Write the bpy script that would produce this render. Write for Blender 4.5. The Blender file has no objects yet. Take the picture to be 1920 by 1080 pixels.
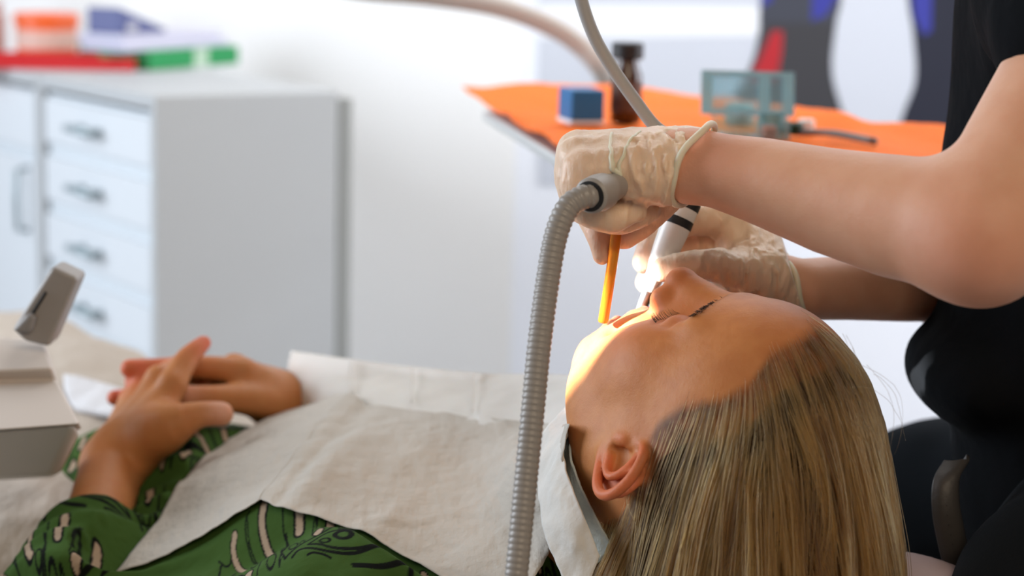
import bpy, math, random
import numpy as np
from mathutils import Vector, Matrix, Quaternion

random.seed(7); RNG = np.random.default_rng(11)
SC = bpy.context.scene
COL = SC.collection

# ------------------------------------------------------------------ camera
FPX = 70 / 36 * 1920
CAM = np.array([0.0, 0.0, 1.30])
_p, _r = math.radians(10), math.radians(1.5)
FW = np.array([0, math.cos(_p), -math.sin(_p)])
_r0 = np.array([1.0, 0, 0]); _u0 = np.cross(_r0, FW)
CR = _r0 * math.cos(_r) + _u0 * math.sin(_r)
CU = np.cross(CR, FW)
cam_d = bpy.data.cameras.new('camera'); cam = bpy.data.objects.new('camera', cam_d); COL.objects.link(cam)
cam_d.lens = 70; cam_d.sensor_width = 36; cam_d.sensor_fit = 'HORIZONTAL'
cam.matrix_world = Matrix(((CR[0], CU[0], -FW[0], CAM[0]), (CR[1], CU[1], -FW[1], CAM[1]), (CR[2], CU[2], -FW[2], CAM[2]), (0, 0, 0, 1)))
cam_d.clip_start = 0.02; cam_d.clip_end = 50
cam_d.dof.use_dof = True; cam_d.dof.focus_distance = 1.345; cam_d.dof.aperture_fstop = 4.5
SC.camera = cam

def ray(px, py):
    return FW + CR * ((px - 960) / FPX) + CU * ((540 - py) / FPX)
def V(px, py, Y):                       # the point at depth Y seen at a pixel of the photograph
    d = ray(px, py); return CAM + d * (Y / d[1])
def VZ(px, py, z):                      # the point at height z
    d = ray(px, py); return CAM + d * ((z - CAM[2]) / d[2])
def proj(p):
    d = np.asarray(p) - CAM; z = d @ FW
    return np.stack([960 + FPX * (d @ CR) / z, 540 - FPX * (d @ CU) / z], -1)

# ------------------------------------------------------------------ light
SC.view_settings.view_transform = 'Standard'; SC.view_settings.look = 'None'
SC.view_settings.gamma = 1.0; SC.view_settings.exposure = 0.0; SC.view_settings.use_curve_mapping = False
world = bpy.data.worlds.new('world'); SC.world = world; world.use_nodes = True
world.node_tree.nodes['Background'].inputs[0].default_value = (0.92, 0.95, 1.0, 1)
world.node_tree.nodes['Background'].inputs[1].default_value = 0.13
def look_at(o, target):
    o.rotation_euler = (Vector(target) - o.location).to_track_quat('-Z', 'Y').to_euler()
def area(name, loc, target, sx, sy, power, color):
    l = bpy.data.lights.new(name, 'AREA'); l.shape = 'RECTANGLE'; l.size = sx; l.size_y = sy; l.energy = power; l.color = color
    o = bpy.data.objects.new(name, l); COL.objects.link(o); o.location = loc; look_at(o, target); return o
area('window_daylight', (-2.3, 2.1, 1.6), (0.3, 2.3, 1.0), 1.8, 1.5, 74, (0.84, 0.91, 1.0))
area('back_wall_fill', (0.55, 2.8, 2.65), (0.45, 3.9, 0.5), 2.0, 0.9, 42, (1.0, 0.98, 0.96))  # added fill that brightens the back walls, no fitting modelled
area('right_side_fill', (2.3, 2.45, 1.5), (-0.3, 3.6, 0.8), 1.6, 1.6, 46, (0.90, 0.93, 1.0))  # added fill from the right for cabinet side and lower wall, no window there
area('warm_front_fill', (0.7, -0.7, 2.5), (0.2, 1.4, 0.9), 1.4, 1.2, 28, (1.0, 0.80, 0.58))  # added warm fill from the camera side, an unseen source

# ------------------------------------------------------------------ helpers
def empty(name, loc=(0, 0, 0)):
    o = bpy.data.objects.new(name, None); COL.objects.link(o); o.location = loc; return o
def tag(o, label=None, cat=None, group=None, kind=None):
    if label: o['label'] = label
    if cat: o['category'] = cat
    if group: o['group'] = group
    if kind: o['kind'] = kind
    return o
def link(name, me, mat, parent=None, smooth=True):
    o = bpy.data.objects.new(name, me); COL.objects.link(o)
    if mat is not None: me.materials.append(mat)
    if smooth: me.shade_smooth()
    if parent is not None:
        bpy.context.view_layer.update(); o.parent = parent; o.matrix_parent_inverse = parent.matrix_world.inverted()
    return o
def mesh(name, v, f, mat, parent=None, smooth=True):
    me = bpy.data.meshes.new(name)
    v = np.asarray(v, float); f = np.asarray(f) if not isinstance(f, list) else f
    if isinstance(f, np.ndarray):
        k = f.shape[1]; me.vertices.add(len(v)); me.vertices.foreach_set('co', v.astype(np.float32).ravel())
        me.loops.add(f.size); me.loops.foreach_set('vertex_index', f.astype(np.int32).ravel())
        me.polygons.add(len(f)); me.polygons.foreach_set('loop_start', np.arange(0, f.size, k, dtype=np.int32))
        me.update(calc_edges=True)
    else:
        me.from_pydata([tuple(x) for x in v], [], [tuple(x) for x in f]); me.update()
    me.validate()
    return link(name, me, mat, parent, smooth)
def color_attr(me, name, rgb):
    a = me.color_attributes.new(name, 'FLOAT_COLOR', 'POINT')
    c = np.ones((len(rgb), 4), np.float32); c[:, :3] = rgb; a.data.foreach_set('color', c.ravel())
def sstep(a, b, x):
    t = np.clip((x - a) / (b - a), 0, 1); return t * t * (3 - 2 * t)
def catmull(pts, n):
    """smooth curve through control rows (any number of columns), n samples per span"""
    p = np.asarray(pts, float); q = np.vstack([2 * p[0] - p[1], p, 2 * p[-1] - p[-2]]); out = []
    t = np.linspace(0, 1, n, endpoint=False)[:, None]
    for i in range(1, len(q) - 2):
        a, b, c, d = q[i - 1], q[i], q[i + 1], q[i + 2]
        out.append(.5 * (2 * b + (c - a) * t + (2 * a - 5 * b + 4 * c - d) * t ** 2 + (3 * b - a - 3 * c + d) * t ** 3))
    out.append(p[-1:]); return np.vstack(out)
def frames(path):
    """parallel transport frames"""
    T = np.gradient(path, axis=0); T /= np.linalg.norm(T, axis=1)[:, None] + 1e-12
    up = np.array([0, 0, 1.0]) if abs(T[0][2]) < .9 else np.array([1.0, 0, 0])
    n = np.cross(T[0], up); n /= np.linalg.norm(n); N = [n]
    for i in range(1, len(path)):
        n = N[-1] - T[i] * (N[-1] @ T[i]); n /= np.linalg.norm(n); N.append(n)
    N = np.array(N); return T, N, np.cross(T, N)
def tube_vf(path, rad, seg=20, cap=True):
    path = np.asarray(path, float); rad = np.broadcast_to(np.asarray(rad, float), (len(path),))
    T, N, B = frames(path); a = np.linspace(0, 2 * np.pi, seg, endpoint=False)
    v = path[:, None] + rad[:, None, None] * (np.cos(a)[None, :, None] * N[:, None] + np.sin(a)[None, :, None] * B[:, None])
    v = v.reshape(-1, 3); n = len(path)
    i = np.arange(n - 1)[:, None] * seg; j = np.arange(seg)[None]; k = (j + 1) % seg
    f = np.stack([i + j, i + k, i + seg + k, i + seg + j], -1).reshape(-1, 4).tolist()
    if cap: f.append(list(range(seg))[::-1]); f.append(list(range((n - 1) * seg, n * seg)))
    return v, f
def tube(name, path, rad, mat, parent=None, seg=20, cap=True):
    v, f = tube_vf(path, rad, seg, cap); return mesh(name, v, f, mat, parent)
def lathe(name, prof, base, axis, mat, parent=None, seg=32):
    """profile rows (distance along axis, radius)"""
    axis = np.asarray(axis, float); axis = axis / np.linalg.norm(axis)
    path = np.asarray(base)[None] + np.array([p[0] for p in prof])[:, None] * axis
    up = np.array([0, 0, 1.0]) if abs(axis[2]) < .9 else np.array([1.0, 0, 0])
    n = np.cross(axis, up); n /= np.linalg.norm(n); b = np.cross(axis, n); a = np.linspace(0, 2 * np.pi, seg, endpoint=False)
    r = np.array([p[1] for p in prof])
    v = (path[:, None] + r[:, None, None] * (np.cos(a)[None, :, None] * n + np.sin(a)[None, :, None] * b)).reshape(-1, 3)
    f = []
    for i in range(len(prof) - 1):
        for j in range(seg):
            k = (j + 1) % seg; f.append((i * seg + j, i * seg + k, (i + 1) * seg + k, (i + 1) * seg + j))
    f.append(tuple(range(seg))[::-1]); f.append(tuple(range((len(prof) - 1) * seg, len(prof) * seg)))
    o = mesh(name, v, f, mat, parent)
    m = o.modifiers.new('edge', 'EDGE_SPLIT'); m.split_angle = math.radians(38)
    return o
def hexa(name, c, mat, parent=None, bevel=0.0, seg=2):
    """box from 8 corners: 4 of the bottom loop, 4 of the top loop"""
    f = [(3, 2, 1, 0), (4, 5, 6, 7), (0, 1, 5, 4), (1, 2, 6, 5), (2, 3, 7, 6), (3, 0, 4, 7)]
    o = mesh(name, np.array(c), f, mat, parent, smooth=False)
    if bevel:
        b = o.modifiers.new('bevel', 'BEVEL'); b.width = bevel; b.segments = seg; b.limit_method = 'ANGLE'
        o.data.shade_smooth()
        w = o.modifiers.new('wn', 'WEIGHTED_NORMAL'); w.keep_sharp = False
    return o
def box(name, o, ax, ay, az, mat, parent=None, bevel=0.0):
    """box with corner o and edge vectors ax, ay, az"""
    o, ax, ay, az = [np.asarray(q, float) for q in (o, ax, ay, az)]
    if np.cross(ax, ay) @ az < 0: ax, ay = ay, ax
    return hexa(name, [o, o + ax, o + ax + ay, o + ay, o + az, o + ax + az, o + ax + ay + az, o + ay + az], mat, parent, bevel)
def grid(name, P, mat, parent=None, thick=0.0, offset=-1):
    n, m = P.shape[:2]; i = np.arange(n - 1)[:, None] * m; j = np.arange(m - 1)[None]
    f = np.stack([i + j, i + j + 1, i + m + j + 1, i + m + j], -1).reshape(-1, 4)
    o = mesh(name, P.reshape(-1, 3), f, mat, parent)
    if thick:
        s = o.modifiers.new('solid', 'SOLIDIFY'); s.thickness = thick; s.offset = offset
    return o
def spline_grid(C, nu, nv):
    """control net (rows, cols, 3) -> fine net"""
    C = np.asarray(C, float); r, c, k = C.shape
    A = catmull(C.reshape(r, c * k), nu).reshape(-1, c, k)
    return catmull(A.transpose(1, 0, 2).reshape(c, -1), nv).reshape(-1, A.shape[0], k).transpose(1, 0, 2)

# ---- value noise in numpy, for cloth and skin relief
_NT = RNG.random((32, 32, 32)).astype(np.float32)
def noise3(p):
    p = np.asarray(p); i = np.floor(p).astype(int); f = p - i; f = f * f * (3 - 2 * f); i = i & 31; j = (i + 1) & 31
    def g(a, b, c): return _NT[a, b, c]
    x0, y0, z0 = i[..., 0], i[..., 1], i[..., 2]; x1, y1, z1 = j[..., 0], j[..., 1], j[..., 2]; fx, fy, fz = f[..., 0], f[..., 1], f[..., 2]
    a = g(x0, y0, z0) * (1 - fx) + g(x1, y0, z0) * fx; b = g(x0, y1, z0) * (1 - fx) + g(x1, y1, z0) * fx
    c = g(x0, y0, z1) * (1 - fx) + g(x1, y0, z1) * fx; d = g(x0, y1, z1) * (1 - fx) + g(x1, y1, z1) * fx
    return ((a * (1 - fy) + b * fy) * (1 - fz) + (c * (1 - fy) + d * fy) * fz) * 2 - 1
def fbm(p, o=4):
    s = 0; a = 1.0; p = np.asarray(p, float)
    for k in range(o): s = s + a * noise3(p * 2 ** k + 5.3 * k); a *= .5
    return s

# ---- signed-distance modelling: smooth unions of round cones and ellipsoids, meshed with surface nets
class Field:
    def __init__(s, lo, hi, h):
        s.lo = np.asarray(lo, float); s.h = h; s.n = np.ceil((np.asarray(hi) - s.lo) / h).astype(int) + 1
        s.D = np.full(s.n, .05, np.float32)
    def _sub(s, lo, hi):
        a = np.clip(np.floor((lo - s.lo) / s.h).astype(int), 0, s.n); b = np.clip(np.ceil((hi - s.lo) / s.h).astype(int) + 1, 0, s.n)
        sl = tuple(slice(i, j) for i, j in zip(a, b))
        ax = [(s.lo[k] + s.h * np.arange(a[k], b[k])).astype(np.float32) for k in range(3)]
        return sl, np.stack(np.meshgrid(*ax, indexing='ij'), -1)
    def _mix(s, sl, d, k, op):
        D = s.D[sl]
        if op == 'sub':
            D = -D
        if k > 0:
            h = np.maximum(k - np.abs(D - d), 0) / k; r = np.minimum(D, d) - h * h * k * .25
        else: r = np.minimum(D, d)
        s.D[sl] = -r if op == 'sub' else r
    def cone(s, a, b, ra, rb, k=.01, op='add', flat=None):
        """round cone; flat=(dir, factor) squashes the section along dir"""
        a = np.asarray(a, float); b = np.asarray(b, float); m = max(ra, rb) * 1.5 + k + 3 * s.h + .012
        sl, X = s._sub(np.minimum(a, b) - m, np.maximum(a, b) + m)
        if X.size == 0: return s
        ab = (b - a).astype(np.float32); L2 = float(ab @ ab) + 1e-12
        w = X - a.astype(np.float32); t = np.clip((w @ ab) / L2, 0, 1); q = w - t[..., None] * ab
        if flat is not None:
            fd = np.asarray(flat[0], np.float32); fd = fd / np.linalg.norm(fd); e = (q @ fd)
            q = q + (e * (1 / flat[1] - 1))[..., None] * fd
        d = np.sqrt((q * q).sum(-1)) - (ra + (rb - ra) * t)
        if flat is not None: d = d * (.5 + .5 * flat[1])
        s._mix(sl, d, k, op); return s
    def chain(s, pts, rad, k=.008, op='add'):
        """a limb: round cones joined without swelling, then blended once into the field"""
        p = np.asarray(pts, float); m = max(rad) * 1.3 + k + 3 * s.h + .006; sl, X = s._sub(p.min(0) - m, p.max(0) + m)
        if X.size == 0: return s
        d = np.full(X.shape[:3], 1e3, np.float32); lo = X[0, 0, 0].astype(float)
        for i in range(len(p) - 1):
            a, b = p[i], p[i + 1]; q0 = np.maximum(np.floor((np.minimum(a, b) - m - lo) / s.h).astype(int), 0); q1 = np.maximum(np.ceil((np.maximum(a, b) + m - lo) / s.h).astype(int) + 1, 0)
            ss = tuple(slice(int(u), int(w)) for u, w in zip(q0, q1)); Y = X[ss]
            if Y.size == 0: continue
            ab = (b - a).astype(np.float32); w = Y - a.astype(np.float32); t = np.clip((w @ ab) / (float(ab @ ab) + 1e-12), 0, 1); q = w - t[..., None] * ab
            e = np.sqrt((q * q).sum(-1)) - (rad[i] + (rad[i + 1] - rad[i]) * t); d[ss] = np.minimum(d[ss], e)
        s._mix(sl, d, k, op); return s
    def ell(s, c, r, k=.01, op='add', R=None):
        """ellipsoid with radii r along the columns of R"""
        c = np.asarray(c, float); r = np.asarray(r, float); R = np.eye(3) if R is None else np.asarray(R)
        e = np.abs(R) @ r + k + 3 * s.h + .012
        sl, X = s._sub(c - e, c + e)
        if X.size == 0: return s
        q = (X - c.astype(np.float32)) @ R.astype(np.float32); k0 = np.sqrt(((q / r.astype(np.float32)) ** 2).sum(-1)); k1 = np.sqrt(((q / (r * r).astype(np.float32)) ** 2).sum(-1))
        d = k0 * (k0 - 1) / np.maximum(k1, 1e-6)
        s._mix(sl, d.astype(np.float32), k, op); return s
    def pts(s):
        return s._sub(s.lo, s.lo + s.h * (s.n - 1))[1]
    def sample(s, p):
        q = (np.asarray(p) - s.lo) / s.h; i = np.clip(np.floor(q).astype(int), 0, s.n - 2); f = np.clip(q - i, 0, 1); r = 0
        for dx in (0, 1):
            for dy in (0, 1):
                for dz in (0, 1):
                    w = (f[..., 0] if dx else 1 - f[..., 0]) * (f[..., 1] if dy else 1 - f[..., 1]) * (f[..., 2] if dz else 1 - f[..., 2])
                    r = r + w * s.D[i[..., 0] + dx, i[..., 1] + dy, i[..., 2] + dz]
        return r
    def normal(s, p, e=None):
        e = e or s.h; p = np.asarray(p); g = np.stack([s.sample(p + np.eye(3)[k] * e) - s.sample(p - np.eye(3)[k] * e) for k in range(3)], -1)
        return g / (np.linalg.norm(g, axis=-1, keepdims=True) + 1e-9)
    def nets(s):
        D = s.D; S = D < 0; n = s.n
        c = [S[dx:n[0] - 1 + dx, dy:n[1] - 1 + dy, dz:n[2] - 1 + dz] for dx in (0, 1) for dy in (0, 1) for dz in (0, 1)]
        cnt = sum(x.astype(np.uint8) for x in c); act = (cnt > 0) & (cnt < 8); idx = np.argwhere(act)
        vid = np.full(act.shape, -1, np.int64); vid[act] = np.arange(len(idx))
        cor = np.array([(dx, dy, dz) for dx in (0, 1) for dy in (0, 1) for dz in (0, 1)])
        val = np.stack([D[idx[:, 0] + o[0], idx[:, 1] + o[1], idx[:, 2] + o[2]] for o in cor], 1)
        acc = np.zeros((len(idx), 3)); w = np.zeros(len(idx))
        for a in range(8):
            for b in range(a + 1, 8):
                if np.abs(cor[a] - cor[b]).sum() != 1: continue
                m = (val[:, a] < 0) != (val[:, b] < 0); t = np.where(m, val[:, a] / (val[:, a] - val[:, b] + 1e-12), 0)
                acc += np.where(m[:, None], cor[a] + t[:, None] * (cor[b] - cor[a]), 0); w += m
        v = s.lo + s.h * (idx + acc / w[:, None]); F = []
        for ax in range(3):
            o1, o2 = [k for k in range(3) if k != ax]
            sh = [slice(1, n[k] - 1) for k in range(3)]; sh[ax] = slice(0, n[ax] - 1)
            sh2 = list(sh); sh2[ax] = slice(1, n[ax])
            A = S[tuple(sh)]; Bq = S[tuple(sh2)]; e = np.argwhere(A != Bq)
            if len(e) == 0: continue
            base = e.copy(); base[:, o1] += 1; base[:, o2] += 1
            def g(d1, d2):
                q = base.copy(); q[:, o1] -= d1; q[:, o2] -= d2; return vid[q[:, 0], q[:, 1], q[:, 2]]
            quad = np.stack([g(1, 1), g(0, 1), g(0, 0), g(1, 0)], 1)
            flip = A[tuple(e.T)] if ax != 1 else ~A[tuple(e.T)]
            quad[~flip] = quad[~flip][:, ::-1]; F.append(quad)
        return v, np.vstack(F)
def relax(v, f, n=1, lam=.5):
    e = np.vstack([f[:, [0, 1]], f[:, [1, 2]], f[:, [2, 3]], f[:, [3, 0]]]); e = np.vstack([e, e[:, ::-1]])
    deg = np.bincount(e[:, 0], minlength=len(v))[:, None]
    for _ in range(n):
        a = np.stack([np.bincount(e[:, 0], v[e[:, 1], k], len(v)) for k in range(3)], 1); v = v + lam * (a / np.maximum(deg, 1) - v)
    return v

# ------------------------------------------------------------------ materials
def mat(name, color=(.8, .8, .8), rough=.5, spec=.5, sss=0.0, metal=0.0, trans=0.0, attr=None, noise=None, bump=None, alpha=1.0, sss_r=(1, .35, .2), sss_scale=.006, coat=0, sheen=0, ior=1.45):
    """noise=(scale, amount, other colour)  bump=(scale, strength, distance, detail, stretch)"""
    m = bpy.data.materials.new(name); m.use_nodes = True; nt = m.node_tree; N = nt.nodes; L = nt.links; b = N['Principled BSDF']
    b.inputs['Base Color'].default_value = (*color, 1); b.inputs['Roughness'].default_value = rough; b.inputs['Specular IOR Level'].default_value = spec
    b.inputs['Metallic'].default_value = metal; b.inputs['Transmission Weight'].default_value = trans; b.inputs['IOR'].default_value = ior
    b.inputs['Subsurface Weight'].default_value = sss; b.inputs['Subsurface Radius'].default_value = sss_r; b.inputs['Subsurface Scale'].default_value = sss_scale
    b.inputs['Coat Weight'].default_value = coat; b.inputs['Sheen Weight'].default_value = sheen; b.inputs['Alpha'].default_value = alpha
    tc = N.new('ShaderNodeTexCoord'); src = None
    if attr:
        a = N.new('ShaderNodeVertexColor'); a.layer_name = attr; src = a.outputs['Color']
    if noise:
        t = N.new('ShaderNodeTexNoise'); t.inputs['Scale'].default_value = noise[0]; t.inputs['Detail'].default_value = 6; L.new(tc.outputs['Object'], t.inputs['Vector'])
        mp = N.new('ShaderNodeMapRange'); mp.inputs['From Min'].default_value = .35; mp.inputs['From Max'].default_value = .68; mp.inputs['To Max'].default_value = noise[1]; L.new(t.outputs['Fac'], mp.inputs['Value'])
        mx = N.new('ShaderNodeMix'); mx.data_type = 'RGBA'; L.new(mp.outputs[0], mx.inputs['Factor'])
        if src is not None: L.new(src, mx.inputs['A'])
        else: mx.inputs['A'].default_value = (*color, 1)
        mx.inputs['B'].default_value = (*noise[2], 1); src = mx.outputs['Result']
    if src is not None: L.new(src, b.inputs['Base Color'])
    if bump:
        prev = None
        for bp in (bump if isinstance(bump, list) else [bump]):
            t = N.new('ShaderNodeTexNoise'); t.inputs['Scale'].default_value = bp[0]; t.inputs['Detail'].default_value = bp[3] if len(bp) > 3 else 4
            if len(bp) > 4:
                mm = N.new('ShaderNodeMapping'); mm.inputs['Scale'].default_value = bp[4]; mm.inputs['Rotation'].default_value = bp[5] if len(bp) > 5 else (0, 0, 0)
                L.new(tc.outputs['Object'], mm.inputs['Vector']); L.new(mm.outputs[0], t.inputs['Vector'])
            else: L.new(tc.outputs['Object'], t.inputs['Vector'])
            bm = N.new('ShaderNodeBump'); bm.inputs['Strength'].default_value = bp[1]; bm.inputs['Distance'].default_value = bp[2]
            L.new(t.outputs['Fac'], bm.inputs['Height'])
            if prev is not None: L.new(prev, bm.inputs['Normal'])
            prev = bm.outputs[0]
        L.new(prev, b.inputs['Normal'])
    return m
# ------------------------------------------------------------------ room
M_WALL = mat('white_wall_paint', (.84, .84, .84), rough=.8, noise=(3, .12, (.81, .81, .82)), bump=[(240, .15, .001, 3)])
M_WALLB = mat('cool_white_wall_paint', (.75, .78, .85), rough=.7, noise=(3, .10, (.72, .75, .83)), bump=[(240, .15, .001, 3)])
M_FLOOR = mat('grey_vinyl_floor', (.42, .41, .40), rough=.45, noise=(60, .5, (.36, .35, .34)), bump=[(300, .1, .001, 3)])
WC = np.array([0.0, 3.75, 0])                                                # corner between the two back walls
dl = np.array([-.94, .34, 0]); dr = np.array([.985, -.17, 0])
def wall(name, a, d, length, h, t, m):
    nrm = np.array([-d[1], d[0], 0]); nrm = nrm if nrm[1] > 0 else -nrm
    return tag(box(name, a, d * length, nrm * t, Z_ * h, m), kind='structure')
Z_ = np.array([0, 0, 1.0])
wall('wall_back', WC, dl, 4.0, 2.8, .12, M_WALL); wall('wall_right', WC, dr, 4.2, 2.8, .12, M_WALLB)
tag(box('floor', (-4, -3, -.1), (8, 0, 0), (0, 9, 0), (0, 0, .1), M_FLOOR), kind='structure')
# ------------------------------------------------------------------ patient: head
M_SKIN = mat('skin', attr='tint', rough=.52, spec=.32, sss=.25, sss_scale=.004, noise=(70, .42, (.40, .13, .04)), bump=[(900, .25, .0006, 4), (160, .3, .0012, 5)])
HU = np.array([.687, -.681, .252]); HF = np.array([-.079, .275, .958]); HU /= np.linalg.norm(HU)
HF -= HU * (HF @ HU); HF /= np.linalg.norm(HF); HL = -np.cross(HU, HF) if np.cross(HU, HF)[1] > 0 else np.cross(HU, HF)
HO = np.array([.1317, 1.3207, .9613]); HM = np.stack([HU, HF, HL], 1)      # columns crown, face, left
def h2w(p): return np.asarray(p) @ HM.T + HO
def w2h(p): return (np.asarray(p) - HO) @ HM

def build_head():
    H = Field((-.17, -.13, -.118), (.15, .135, .118), .00155)
    H.ell((.032, -.012, 0), (.098, .098, .0765), 0)
    H.ell((.052, .026, 0), (.068, .0685, .064), .024)
    H.ell((-.03, .03, 0), (.068, .058, .055), .03)
    for s in (1, -1):
        H.ell((-.002, .052, s * .043), (.026, .026, .023), .03)
        H.cone((-.076, .060, s * .010), (-.046, .004, s * .040), .016, .013, .03)
        H.cone((-.046, .004, s * .040), (-.008, -.004, s * .057), .013, .014, .03)
        H.ell((-.038, .040, s * .028), (.03, .026, .021), .03)              # cheek
    H.ell((-.042, .061, 0), (.034, .033, .034), .02)
    H.ell((-.079, .067, 0), (.0160, .0170, .020), .018)                     # chin
    H.ell((-.058, .024, 0), (.024, .046, .040), .03)                        # floor of the jaw
    H.cone((-.02, -.032, 0), (-.125, -.050, 0), .054, .046, .03)             # neck
    for s in (1, -1):
        H.cone((.041, .087, s * .008), (.041, .075, s * .042), .0070, .006, .018)
        H.ell((.019, .103, s * .032), (.014, .022, .020), .018, 'sub')
        H.ell((.016, .0745, s * .0325), (.0125, .0130, .0155), .003)
        H.cone((.0300, .0800, s * .016), (.0290, .076, s * .046), .0042, .004, .005)    # upper lid fold
    H.ell((-.001, .090, 0), (.030, .020, .0165), .014)
    H.cone((.030, .090, 0), (-.006, .1120, 0), .0075, .0100, .010)
    H.ell((-.0095, .1120, 0), (.0105, .0110, .0105), .006)
    for s in (1, -1):
        H.ell((-.0165, .1005, s * .0122), (.0100, .0100, .0070), .006)
        H.ell((-.026, .1015, s * .0065), (.0050, .0060, .0036), .003, 'sub')
        H.cone((-.022, .094, s * .021), (-.046, .083, s * .031), .0035, .003, .010, 'sub')   # fold beside the mouth
        H.chain([(-.0455, .0945, 0), (-.0465, .0925, s * .010), (-.052, .081, s * .0235)], [.0052, .0050, .0028], .005)
        H.chain([(-.0710, .0900, 0), (-.0695, .0885, s * .010), (-.057, .080, s * .0235)], [.0058, .0054, .0028], .005)
    H.ell((-.0580, .0950, 0), (.0090, .026, .0205), .004, 'sub')
    H.cone((-.079, .088, .012), (-.079, .088, -.012), .004, .004, .012, 'sub')
    # ears: rim, antihelix, hollow, tragus and lobe
    for s in (1, -1):
        e1 = np.array([.985, -.12, .10 * s]); e1 /= np.linalg.norm(e1)
        e2 = np.array([0, -.88, .46 * s]); e2 -= e1 * (e1 @ e2); e2 /= np.linalg.norm(e2); e3 = np.cross(e1, e2) * (-1 if s > 0 else 1)
        if e3[2] * s < 0: e3 = -e3
        Oe = np.array([.0005, .006, s * .0685]); E = np.stack([e1, e2, e3], 1)
        def q(a, b, c=0.0): return Oe + e1 * a * .76 + e2 * b * 1.10 + e3 * c
        H.ell(q(.001, .017, -.004), (.021, .023, .0045), .006, R=E)
        H.ell(q(-.022, .011, .0), (.010, .009, .0042), .006, R=E)           # lobe
        H.ell(q(-.001, .013, .006), (.0110, .0140, .0085), .004, 'sub', R=E)
        hx = catmull([q(.004, .006, .001), (q(.019, .004, .003)), q(.0295, .012, .005), q(.0280, .026, .006), q(.0160, .0370, .006), q(.0, .0395, .005), q(-.014, .0335, .004), q(-.024, .021, .002), q(-.028, .010, .001), q(-.022, .002, .0)], 4)
        H.chain(hx, np.interp(np.linspace(0, 1, len(hx)), [0, .2, .5, .7, 1], [.0026, .0036, .0038, .0036, .0042]), .0022)
        ah = catmull([q(.019, .013, .002), q(.012, .0235, .0045), q(.0, .0275, .005), q(-.011, .0225, .004), q(-.0145, .014, .003)], 4)
        H.chain(ah, np.full(len(ah), .0030), .003)
        ah2 = catmull([q(.012, .0235, .0035), q(.021, .022, .003), q(.025, .019, .002)], 3); H.chain(ah2, np.full(len(ah2), .0022), .003)
        H.ell(q(-.004, .003, .005), (.0075, .0048, .0042), .004, R=E)       # tragus
    return H
HEAD = build_head()
HL_PHI = np.radians([-180, -90, -45, -12, 2, 13, 21, 34, 49, 58, 67, 90])
HL_F = np.array([-.05, -.05, -.05, -.045, -.030, .000, .016, .026, .028, .036, .056, .073])
def head_tint(L):
    """skin colour by place on the head (local coordinates)"""
    u, f, l = L[:, 0], L[:, 1], np.abs(L[:, 2]); n = len(u)
    c = np.tile(np.array([.54, .215, .070]), (n, 1)); red = np.array([.56, .14, .085])
    def mixin(w, col): c[:] = c * (1 - w[:, None]) + np.array(col) * w[:, None]
    def blob(cu, cf, cl, r): return np.exp(-(((u - cu) / r) ** 2 + ((f - cf) / r) ** 2 + ((l - cl) / r) ** 2))
    mixin(.45 * blob(-.012, .07, .045, .026), red); mixin(.40 * blob(-.012, .115, 0, .016), red); mixin(.5 * blob(-.02, .10, .014, .008), red)
    mixin(.40 * blob(.018, .08, .033, .016), (.50, .17, .12))
    ear = sstep(.074, .082, l) * sstep(.035, .02, np.abs(u + .002)); mixin(.75 * ear, (.66, .15, .065))
    lip = np.maximum(blob(-.0435, .1, .004, .009), blob(-.073, .0965, .004, .009)); lip = np.maximum(lip, .8 * blob(-.054, .086, .022, .007)); mixin(np.clip(lip * 1.1, 0, .8), (.52, .12, .09))
    mixin(.8 * sstep(.0135, .008, np.abs(u + .0585)) * sstep(.022, .017, l) * sstep(.0935, .086, f) * sstep(.055, .07, f), (.22, .035, .03))
    mixin(.22 * sstep(.03, .06, u) * sstep(.0, .05, f), (.50, .22, .09)); mixin(.25 * sstep(-.07, -.12, u), (.48, .21, .11))
    hb = np.interp(np.arctan2(u, l), HL_PHI, HL_F) - f; mixin(.93 * sstep(-.003, .008, hb) * sstep(-.07, -.05, u) * (1 - ear), (.060, .028, .010))
    brow = np.exp(-((u - .0435) / .0035) ** 2) * sstep(.005, .011, l) * sstep(.052, .04, l) * sstep(.06, .07, f); mixin(.45 * brow, (.16, .07, .035))
    return c
# ------------------------------------------------------------------ patient: hair
def hair_object(name, paths, radii, material, parent, tip=.35, tone=None):
    """strands: list of (n,3) world paths as one curves object"""
    hc = bpy.data.hair_curves.new(name); hc.add_curves([len(p) for p in paths])
    hc.attributes['position'].data.foreach_set('vector', np.vstack(paths).astype(np.float32).ravel())
    ra = hc.attributes.get('radius') or hc.attributes.new('radius', 'FLOAT', 'POINT')
    r = np.concatenate([np.full(len(p), radii[i]) * np.interp(np.linspace(0, 1, len(p)), [0, .6, 1], [1, .9, tip]) for i, p in enumerate(paths)])
    ra.data.foreach_set('value', r.astype(np.float32))
    ta = hc.attributes.new('tone', 'FLOAT', 'CURVE'); ta.data.foreach_set('value', np.asarray(tone if tone is not None else np.full(len(paths), .3), np.float32))
    o = bpy.data.objects.new(name, hc); COL.objects.link(o); hc.materials.append(material)
    bpy.context.view_layer.update(); o.parent = parent; o.matrix_parent_inverse = parent.matrix_world.inverted(); return o
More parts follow.
